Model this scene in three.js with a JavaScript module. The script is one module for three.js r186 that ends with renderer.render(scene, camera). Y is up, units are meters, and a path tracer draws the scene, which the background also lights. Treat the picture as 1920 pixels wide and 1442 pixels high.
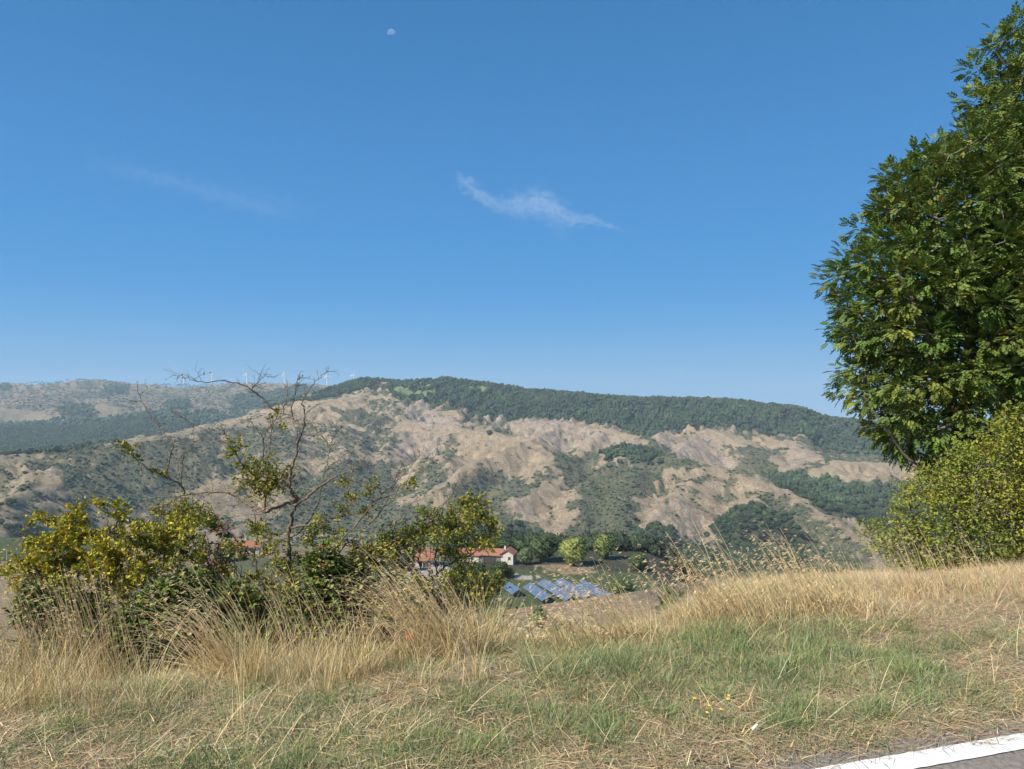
import * as THREE from 'three';
import { mergeGeometries } from 'three/addons/utils/BufferGeometryUtils.js';
import { createNoise2D } from 'simplex-noise';

const rng = (a) => () => { a = (a + 0x6d2b79f5) | 0; let t = Math.imul(a ^ (a >>> 15), 1 | a); t = (t + Math.imul(t ^ (t >>> 7), 61 | t)) ^ t; return ((t ^ (t >>> 14)) >>> 0) / 4294967296; };
// ---------------------------------------------------------------- camera, sky, sun, exposure
const scene = new THREE.Scene();
const camera = new THREE.PerspectiveCamera(57.26, 1024 / 769, 0.1, 40000);
camera.position.set(0, 1.4, 0);
camera.rotation.x = 0.02952;
const renderer = new THREE.WebGLRenderer({ antialias: true });
renderer.setSize(1024, 769);
renderer.toneMapping = THREE.LinearToneMapping;
renderer.toneMappingExposure = 1.42;
renderer.shadowMap.enabled = true;
const SUN = new THREE.Vector3(-0.62, 0.68, 0.39).normalize();
const sun = new THREE.DirectionalLight(new THREE.Color(1, 0.93, 0.82), 5);
sun.name = 'sun';
sun.position.copy(SUN).multiplyScalar(60);
sun.castShadow = true;
sun.shadow.mapSize.set(4096, 4096);
Object.assign(sun.shadow.camera, { left: -25, right: 25, top: 25, bottom: -25, near: 1, far: 160 });
scene.add(sun, sun.target);
{
  // clear summer air: deep blue overhead, paling to the horizon, with a few wisps of high cirrus
  const W = 4096, H = 2048, data = new Float32Array(W * H * 4), n = createNoise2D(rng(5)), n2 = createNoise2D(rng(6));
  const stops = [[-90, 0.2113, 0.2535, 0.2817], [0, 0.2218, 0.3873, 0.5845], [3.3, 0.1514, 0.3345, 0.5634], [8.5, 0.0739, 0.2549, 0.5246], [18.6, 0.0493, 0.1944, 0.4437], [30, 0.0352, 0.1493, 0.3486], [45, 0.0296, 0.1162, 0.2887], [90, 0.0239, 0.0915, 0.2394]];
  const wisp = (px, py, w) => {                                     // strokes of cirrus: [azimuth, elevation, width, strength] in degrees
    let s = 0;
    for (const stroke of w) {
      for (let i = 1; i < stroke.length; i++) {
        const [ax, ay, aw, as] = stroke[i - 1], [bx, by, bw, bs] = stroke[i], vx = bx - ax, vy = by - ay;
        const t = Math.min(1, Math.max(0, ((px - ax) * vx + (py - ay) * vy) / (vx * vx + vy * vy))), ex = px - ax - t * vx, ey = py - ay - t * vy;
        const d = Math.hypot(ex, ey) / (aw + (bw - aw) * t);
        if (d < 2.2) s = Math.max(s, (as + (bs - as) * t) * Math.exp(-d * d * 1.6));
      }
    }
    return s;
  };
  const CIRRUS = [
    [[-4.5, 18.2, .28, .35], [-3.4, 17.3, .5, .75], [-2.4, 16.5, .55, .6], [-0.8, 15.9, .6, .5], [.6, 15.9, 1, .7], [2.2, 16.2, 1.05, .85], [3.6, 15.5, .9, .75], [4.7, 14.9, .7, .65], [6.2, 14.8, .35, .5], [7.7, 14.4, .25, .55], [9.2, 13.9, .15, .3], [10, 13.7, .1, 0]],
    [[2.2, 16, .8, .4], [3.6, 14.6, .7, .3], [4.6, 13.2, .4, 0]],
    [[-31, 16.6, .6, .06], [-27, 16.2, .6, .22], [-23, 15.6, .75, .2], [-19, 14.8, .6, .19], [-16.5, 14.3, .3, 0]],
    [[-22, 16.4, .5, .02], [-18, 15.4, .6, .14], [-15, 14.6, .5, 0]],
    [[-27, 5.4, .12, 0], [-25, 5.1, .14, .22], [-20, 4.8, .14, .2], [-18, 4.7, .1, 0]],
    [[-32, 5.2, .4, 0], [-28, 5.4, .5, .12], [-24, 5, .4, 0]],
    [[11, 2.9, .25, 0], [13, 2.8, .3, .2], [15, 2.6, .25, 0]],
  ];
  for (let r = 0; r < H; r++) {
    const el = ((r + 0.5) / H - 0.5) * 180, ce = Math.cos(el * Math.PI / 180), se = Math.sin(el * Math.PI / 180);
    let k = 1; while (k < stops.length - 1 && stops[k][0] < el) k++;
    const a = stops[k - 1], b = stops[k], t = Math.min(1, Math.max(0, (el - a[0]) / (b[0] - a[0])));
    for (let c = 0; c < W; c++) {
      const az = ((c + 0.5) / W - 0.5) * 2 * Math.PI, x = Math.cos(az) * ce, z = Math.sin(az) * ce;
      const cs = Math.max(0, x * SUN.x + se * SUN.y + z * SUN.z), glow = 0.35 * cs ** 12 + 0.9 * cs ** 90;
      const o = (r * W + c) * 4;
      let cl = 0;
      const deg = Math.atan2(x, -z) * 180 / Math.PI;
      if (el > 1 && el < 24 && Math.abs(deg) < 45) {
        const wx = deg + 0.5 * n(deg * 0.7, el * 1.4) + 0.18 * n2(deg * 2.4, el * 5), wy = el + 0.28 * n2(deg * 0.8, el * 1.5) + 0.09 * n(deg * 3, el * 6);
        const w = wisp(wx, wy, CIRRUS);
        if (w > 0.004) cl = w * (0.72 + 0.28 * n2(deg * 1.5 + el * 2.2, el * 5.5 - deg)) * (0.85 + 0.15 * n(deg * 5, el * 11));
      }
      cl = Math.min(1, Math.max(0, cl)) * 0.5;
      for (let i = 0; i < 3; i++) {
        const p = (stops[k - 2] ?? a)[0] < 0 ? a : stops[k - 2] ?? a, q = stops[k + 1] ?? b, w = b[0] - a[0];   // smooth from stop to stop
        const ma = p === a ? (b[i + 1] - a[i + 1]) : w * (b[i + 1] - p[i + 1]) / (b[0] - p[0]), mb = q === b ? (b[i + 1] - a[i + 1]) : w * (q[i + 1] - a[i + 1]) / (q[0] - a[0]), u = 1 - t;
        const v = el < 0 ? b[i + 1] : (1 + 2 * t) * u * u * a[i + 1] + t * u * u * ma + t * t * (3 - 2 * t) * b[i + 1] - t * t * u * mb;
        data[o + i] = v + (1 - v) * glow * [1, .97, .9][i] + cl * ([.48, .56, .66][i] - v);
      }
      data[o + 3] = 1;
    }
  }
  const sky = new THREE.DataTexture(data, W, H, THREE.RGBAFormat, THREE.FloatType);
  sky.mapping = THREE.EquirectangularReflectionMapping;
  sky.magFilter = THREE.LinearFilter; sky.needsUpdate = true;
  scene.background = sky; scene.environment = sky;
}
scene.fog = new THREE.FogExp2(new THREE.Color(0.66, 0.86, 1), 0.000105);
const RIDGES = [[0.3,30,[[-898.8,-8.8,-2700],[-681.2,31.7,-2500],[-563.4,66.8,-2400],[-461.7,83.2,-2300],[-345.4,73.9,-2280],[-205.4,83.5,-2260],[-101.3,67.2,-2230],[66.6,46.4,-2200],[227.9,30.7,-2150],[381.5,18.9,-2100],[605.1,13.8,-2050],[741.5,-1.6,-2000],[823.8,-15.1,-1980],[867.2,-32.7,-1960],[948.1,-51.7,-1900],[1034.3,-96.4,-1850],[1209.5,-134.4,-1800],[1548.5,-161.5,-1800]]],[0.22,40,[[-4755.2,147.9,-4300],[-3777.5,125.1,-4300],[-3199.1,138.0,-4400],[-2866.0,144.6,-4400],[-2699.7,161.3,-4400],[-2566.4,161.3,-4400],[-2419.7,137.7,-4500],[-2112.9,130.8,-4500],[-1738.2,141.1,-4500],[-1465.5,141.1,-4500],[-1261.0,134.3,-4500],[-885.9,103.6,-4500],[139.2,1.4,-4600]]],[0.22,30,[[-2699.7,161.3,-4400],[-2539.3,75.2,-3900],[-2367.1,14.3,-3400],[-2314.6,-32.6,-3000]]],[0.22,30,[[-2112.9,130.8,-4500],[-2071.1,53.2,-3800],[-1922.7,1.4,-3300],[-1776.2,-64.4,-2900]]],[0.2,30,[[-1617.6,129.4,-4450],[-1568.5,51.8,-3700],[-1525.5,1.4,-3200],[-1418.8,-45.2,-2800]]],[0.3,25,[[-423.2,37.2,-2150],[-514.6,12.0,-2000],[-619.3,-24.2,-1780],[-677.4,-48.2,-1600],[-723.2,-61.0,-1450],[-746.3,-72.2,-1300],[-766.4,-77.0,-1180],[-782.8,-77.7,-1080],[-831.6,-84.6,-950],[-923.3,-93.6,-900]]],[0.47,12,[[-654.4,-85.6,-1020],[-644.6,-92.7,-960],[-623.6,-111.3,-880],[-587.4,-124.8,-780]]],[0.44,20,[[-532.2,-47.0,-1600],[-444.0,-93.7,-1400],[-433.8,-121.1,-1250],[-480.6,-127.6,-1180],[-512.9,-136.9,-1080],[-524.2,-146.2,-980]]],[0.42,15,[[-399.2,-48.5,-1650],[-350.4,-97.1,-1450],[-337.9,-133.7,-1280],[-337.6,-158.9,-1120]]],[0.47,14,[[-423.2,37.2,-2150],[-279.8,-40.5,-1850],[-74.8,-55.9,-1650],[22.4,-67.9,-1480],[64.6,-82.0,-1380],[72.2,-99.4,-1310],[40.4,-124.2,-1190],[-11.9,-148.9,-1050]]],[0.59,8,[[43.5,-66.0,-1440],[-20.1,-89.0,-1330],[-74.9,-110.8,-1240],[-97.9,-127.6,-1180]]],[0.65,10,[[-237.3,-7.5,-1960],[-151.4,-39.9,-1820],[-116.4,-54.1,-1750]]],[0.44,15,[[-279.5,-61.0,-1720],[-265.7,-102.5,-1530],[-255.1,-133.9,-1380],[-278.2,-156.2,-1230]]],[0.44,12,[[-128.7,-95.1,-1420],[-129.5,-118.1,-1320],[-142.3,-149.7,-1180]]],[0.55,38,[[35.5,-41.2,-1880],[136.1,-46.2,-1800],[218.5,-57.7,-1700],[277.0,-72.6,-1580]]],[0.55,8,[[136.1,-46.2,-1800],[74.4,-72.9,-1640],[35.4,-86.9,-1560]]],[0.55,8,[[218.5,-57.7,-1700],[176.8,-81.1,-1560]]],[0.59,6,[[367.9,-66.2,-1720],[334.2,-88.1,-1580]]],[0.55,42,[[492.2,-59.8,-1760],[531.8,-85.6,-1600],[536.3,-110.3,-1480]]],[0.55,8,[[492.2,-59.8,-1760],[398.9,-85.6,-1600],[338.5,-105.1,-1470]]],[0.44,15,[[662.8,-79.1,-1720],[640.6,-88.0,-1600],[640.4,-110.2,-1450]]],[0.2,30,[[647.7,-113.0,-1430],[723.7,-114.6,-1410],[813.5,-125.3,-1400],[957.2,-141.1,-1350]]],[0.47,12,[[226.0,-78.7,-1360],[292.5,-94.8,-1250],[335.1,-103.6,-1200],[388.7,-110.9,-1120],[407.0,-134.2,-1000],[414.2,-155.8,-860],[411.6,-165.4,-740]]],[0.52,10,[[335.1,-103.6,-1200],[268.7,-128.8,-1080],[215.5,-148.3,-970],[190.4,-157.5,-910]]],[0.49,8,[[388.7,-110.9,-1120],[354.2,-134.2,-1000],[304.8,-147.5,-920]]],[0.47,10,[[119.3,-122.1,-1130],[86.6,-149.2,-1000],[65.1,-166.3,-910]]],[0.47,10,[[208.3,-107.2,-1200],[163.8,-134.4,-1060],[134.5,-157.8,-940]]]];
const BASE = [[-811.0,850,-172],[-954.0,1000,-160],[-1240.0,1300,-150],[-1621.0,1700,-142],[-2098.0,2200,-122],[-2671.0,2800,-85],[-3338.0,3500,-30],[-4101.0,4300,40],[-5246.0,5500,0],[-618.0,850,-172],[-727.0,1000,-160],[-945.0,1300,-150],[-1235.0,1700,-142],[-1599.0,2200,-122],[-2035.0,2800,-85],[-2544.0,3500,-30],[-3125.0,4300,40],[-3997.0,5500,0],[-489.0,850,-172],[-575.0,1000,-160],[-748.0,1300,-150],[-978.0,1700,-142],[-1266.0,2200,-122],[-1611.0,2800,-85],[-2014.0,3500,-30],[-2474.0,4300,40],[-3164.0,5500,0],[-360.0,850,-172],[-424.0,1000,-160],[-551.0,1300,-150],[-721.0,1700,-142],[-933.0,2200,-122],[-1187.0,2800,-85],[-1484.0,3500,-30],[-1823.0,4300,40],[-2332.0,5500,0],[-232.0,850,-172],[-273.0,1000,-192],[-327.0,1200,-172],[-409.0,1500,-138],[-491.0,1800,-92],[-572.0,2100,-30],[-654.0,2400,-30],[-818.0,3000,-90],[-1172.0,4300,0],[-1499.0,5500,-30],[-103.0,850,-172],[-121.0,1000,-192],[-145.0,1200,-172],[-182.0,1500,-138],[-218.0,1800,-92],[-254.0,2100,-30],[-291.0,2400,-30],[-363.0,3000,-90],[-521.0,4300,-90],[-666.0,5500,-90],[26.0,850,-172],[30.0,1000,-192],[36.0,1200,-172],[45.0,1500,-138],[55.0,1800,-92],[64.0,2100,-30],[73.0,2400,-30],[91.0,3000,-90],[130.0,4300,-90],[167.0,5500,-90],[154.0,850,-172],[182.0,1000,-192],[218.0,1200,-172],[273.0,1500,-138],[327.0,1800,-92],[382.0,2100,-30],[436.0,2400,-30],[545.0,3000,-90],[781.0,4300,-90],[999.0,5500,-90],[283.0,850,-172],[333.0,1000,-192],[400.0,1200,-172],[500.0,1500,-163],[600.0,1800,-117],[699.0,2100,-55],[799.0,2400,-140],[999.0,3000,-140],[1432.0,4300,-140],[1832.0,5500,-140],[412.0,850,-172],[484.0,1000,-192],[581.0,1200,-172],[727.0,1500,-163],[872.0,1800,-117],[1017.0,2100,-55],[1163.0,2400,-140],[1453.0,3000,-140],[2083.0,4300,-140],[2665.0,5500,-140],[573.0,850,-172],[674.0,1000,-192],[808.0,1200,-172],[1011.0,1500,-163],[1213.0,1800,-117],[1415.0,2100,-55],[1617.0,2400,-140],[2021.0,3000,-140],[2897.0,4300,-140],[3706.0,5500,-140],[798.0,850,-172],[939.0,1000,-192],[1126.0,1200,-172],[1408.0,1500,-163],[1690.0,1800,-117],[1971.0,2100,-55],[2253.0,2400,-140],[2816.0,3000,-140],[4036.0,4300,-140],[5163.0,5500,-140]];
const COVER = [["bare",1,[-302,-1814,-74,-1634,52,-1726,74,-1393,73,-1299,38,-1187,23,-1206,-56,-1237,-98,-1183,-138,-1310,-128,-1537,-120,-1588,-253,-1675]],["bare",1,[-571,-2096,-420,-2134,-278,-1839,-74,-1634,-295,-1772,-400,-1652,-527,-1744,-643,-1604,-625,-1797]],["bare",1,[239,-1152,333,-1191,385,-1111,406,-997,413,-858,361,-978,297,-1038,259,-929,183,-901,193,-1017]],["bare",1,[-759,-1048,-655,-1020,-603,-950,-581,-857,-590,-817]],["bare",1,[-536,-1226,-422,-1272,-361,-1292,-339,-1125,-431,-1061,-506,-1065]],["bare",1,[-20,-1071,36,-1189,85,-1127,80,-924,49,-936,32,-1055,-12,-1019]],["scrub",0.8,[-1311,-1929,-738,-1286,-665,-1468,-555,-1362,-514,-1083,-521,-961,-579,-915,-638,-994]],["scrub",0.55,[-735,-1014,-620,-914,-590,-910,-553,-817,-555,-769]],["scrub",0.7,[-684,-1509,-564,-1695,-452,-1497,-438,-1320,-551,-1304]],["scrub",0.85,[-386,-1281,-339,-1403,-264,-1458,-197,-1306,-178,-1074,-277,-1022,-355,-984,-370,-1169]],["scrub",0.55,[-527,-1744,-439,-1815,-329,-1674,-303,-1487,-388,-1426]],["scrub",0.8,[-483,-1887,-418,-1975,-317,-1862,-304,-1825,-355,-1807,-441,-1824]],["scrub",0.6,[-386,-1825,-312,-1794,-260,-1638,-269,-1486,-315,-1545]],["scrub",0.75,[-202,-1672,-136,-1632,-128,-1537,-124,-1262,-139,-1149,-180,-1323,-190,-1571]],["scrub",0.85,[-74,-1219,-19,-1284,23,-1227,27,-1178,44,-1179,0,-1031,-47,-1047,-93,-1117,-112,-1147]],["scrub",0.8,[-225,-1149,-84,-1120,30,-987,54,-905,9,-286,-56,-287]],["scrub",0.88,[75,-1352,149,-1516,168,-1307,215,-1295,252,-1237,246,-1167,178,-1027,176,-935,130,-908,110,-970,98,-1041,91,-1208,74,-1279]],["scrub",0.8,[202,-1335,306,-1499,393,-1486,332,-1187,258,-1221,213,-1283]],["scrub",0.85,[101,-1035,178,-1027,172,-915,186,-884,51,-282,27,-304,61,-904]],["scrub",0.35,[243,-1151,327,-1171,372,-1073,390,-996,310,-894,238,-931,185,-910]],["scrub",0.85,[371,-1068,401,-986,396,-775,7,-13,291,-717,362,-943]],["scrub",0.8,[484,-1663,516,-1554,523,-1443,516,-1425,495,-1491,487,-1613]],["scrub",0.85,[510,-1569,574,-1616,523,-1443,525,-1365,494,-1423]],["scrub",0.8,[553,-1358,684,-1511,826,-1710,942,-1687,957,-1669,849,-1654,652,-1438,573,-1357,575,-1314,545,-1337]],["scrub",0.8,[573,-1310,661,-1289,750,-1309,723,-1261,637,-1242,572,-1265]],["scrub",0.75,[591,-1776,701,-1719,856,-1718,950,-1656,700,-1546,671,-1708]],["scrub",0.9,[287,-1582,364,-1781,321,-1538,293,-1519]],["scrub",0.7,[-160,-1928,-85,-1872,0,-1853,-28,-1842,-111,-1831]],["scrub",0.6,[-428,-2096,-333,-1998,-283,-1873,-311,-1871,-411,-2011]],["scrub",0.4,[-2939,-4044,-2656,-4329,-2405,-4473,-1784,-4446,-1383,-3449,-1518,-2951,-1830,-2915,-1966,-2710]],["forest",1,[-621,-2050,-615,-2255,-467,-2284,-205,-2254,66,-2187,381,-2098,602,-2040,816,-1960,3432,-6875,1178,-1949,1257,-1770,1154,-1627,987,-1676,873,-1699,708,-1735,570,-1796,508,-1817,413,-1823,352,-1723,278,-1837,173,-1906,73,-1921,0,-1912,-87,-1911,-164,-1973,-243,-2004,-325,-2043,-360,-2111,-396,-2178,-441,-2158,-517,-2135,-570,-2091]],["forest",1,[-2092,-2882,-2059,-3025,-1830,-2915,-1720,-2992,-1546,-3006,-1387,-2957,-1380,-3257,-1259,-3141,-1202,-2525,-757,-1319,-780,-1148,-781,-1078,-1488,-1860,-2213,-2761]],["forest",1,[-2182,-3385,-2328,-3706,-2038,-3388,-1833,-3106,-1795,-2967,-1953,-3074]],["forest",0.9,[-2430,-4195,-2390,-4384,-2270,-4176,-2319,-4031]],["forest",1,[-1478,-3671,-1493,-4108,-1340,-4424,-1183,-4339,-621,-2050,-739,-2124,-1333,-3326]],["forest",0.7,[-1885,-3832,-1650,-3574,-1438,-3115,-1479,-3008]],["forest",0.8,[-3127,-4301,-3058,-4296,-2923,-4098,-2991,-4115]],["forest",1,[498,-1418,542,-1382,587,-1297,637,-1242,721,-1258,734,-1160,559,-884,570,-1023,482,-970,429,-981,404,-1032]],["forest",1,[274,-971,307,-1018,325,-980,370,-962,379,-898,310,-764,30,-90,246,-850]],["forest",1,[167,-963,204,-902,238,-855,245,-741,28,-81,38,-230,38,-284]],["forest",1,[-75,-1001,-22,-983,36,-960,67,-887,43,-303,41,-230,-21,-228,-91,-863]],["forest",0.9,[192,-1541,205,-1357,312,-1501,268,-1266,206,-1300,171,-1336]],["forest",0.8,[-574,-795,-556,-821,-526,-896,-494,-912,-228,-399,-552,-765]],["meadow",1,[-369,-2163,-312,-2166,-227,-2110,-249,-2057,-351,-2109]],["meadow",1,[-137,-2206,-58,-2179,-78,-2149,-123,-2164]],["meadow",1,[-300,-2252,-264,-2267,-256,-2228,-295,-2223]],["bare",1,[-442,-2289,-390,-2287,-372,-2234,-430,-2182]],["clay",1,[-297,-1918,-242,-1996,-189,-1918,-132,-1785,-118,-1658,-211,-1748,-272,-1843]],["clay",0.9,[-80,-1911,0,-1938,36,-1898,0,-1842,-48,-1826]],["clay",1,[14,-1812,36,-1898,143,-1894,214,-1666,175,-1544,110,-1624,43,-1413]],["clay",0.8,[151,-1662,224,-1646,281,-1548,257,-1333,222,-1546,150,-1533]],["clay",1,[345,-1770,387,-1798,407,-1728,363,-1591,324,-1531]],["clay",1,[282,-1262,356,-1560,433,-1684,477,-1696,475,-1614,483,-1488,422,-1511,357,-1479]],["clay",0.8,[-255,-1685,-208,-1719,-147,-1617,-136,-1389,-225,-1491,-265,-1594]],["clay",0.7,[-16,-1064,17,-1098,32,-1055,15,-1006,-12,-1021]],["clay",0.6,[195,-1014,259,-1041,279,-1000,262,-915,211,-903,178,-947]],["clay",0.6,[557,-1535,640,-1569,640,-1461,560,-1373,545,-1444]],["clay",0.5,[-600,-884,-608,-948,-577,-922,-580,-865]],["field",1,[485,-1745,560,-1763,563,-1614,505,-1574,481,-1654]],["field",1,[571,-1356,649,-1434,848,-1653,803,-1396,751,-1307,662,-1291,624,-1293,574,-1312]],["field",0.8,[146,-1896,227,-1877,283,-1616,270,-1565,224,-1646,173,-1755]],["field",0.8,[618,-1778,653,-1764,618,-1637,595,-1677]],["field",1,[-2308,-3178,-2258,-3317,-1847,-2950,-2068,-3038,-2181,-3005]],["field",0.6,[-1999,-3324,-1871,-3364,-1754,-3167,-1800,-3051]],["forest",1,[-681.2,-2405,-563.4,-2305,-461.7,-2205,-345.4,-2185,-205.4,-2165,-101.3,-2135,66.6,-2105,227.9,-2055,381.5,-2005,605.1,-1955,741.5,-1905,823.8,-1885,867.2,-1865,948.1,-1805,1034.3,-1755,1209.5,-1705,1548.5,-1705,1548.5,-2060,1209.5,-2060,1034.3,-2110,948.1,-2160,867.2,-2220,823.8,-2240,741.5,-2260,605.1,-2310,381.5,-2360,227.9,-2410,66.6,-2460,-101.3,-2490,-205.4,-2520,-345.4,-2540,-461.7,-2560,-563.4,-2660,-681.2,-2760]],["meadow",1,[-300,-2215,-258,-2235,-250,-2195,-296,-2195]],["meadow",1,[-138,-2190,-58,-2190,-76,-2130,-122,-2140]],["bare",1,[-440,-2290,-386,-2262,-372,-2225,-431,-2180]],["green",1,[-560,-770,-480,-790,-200,-370,-160,-280,-230,-300,-310,-400]],["wheat",1,[-235,-300,-174,-276,-120,-210,-60,-130,-27,-42,-20,-20,-30,-20,-110,-130]],["green",1,[-20,-250,32,-252,60,-235,60,-150,14,-150,2,-172,-14,-196]],["wheat",1,[-14,-192,2,-168,13,-146,14,-60,-10,-60,-14,-120]],["gravel",1,[-36,-256,-22,-252,-18,-234,-24,-224,-34,-226]],["gravel",1,[0,-243,6,-243,10,-239,3,-237]],["wheat",0.6,[8,-257,24,-268,30,-249,22,-241]],["green",1,[22,-84,60,-84,70,-130,40,-140,20,-130]],["wheat",0.9,[30,-30,60,-40,70,-88,30,-86]],["green",0.8,[-115,-282,-41,-273,-32,-216,-88,-216]]];
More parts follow.
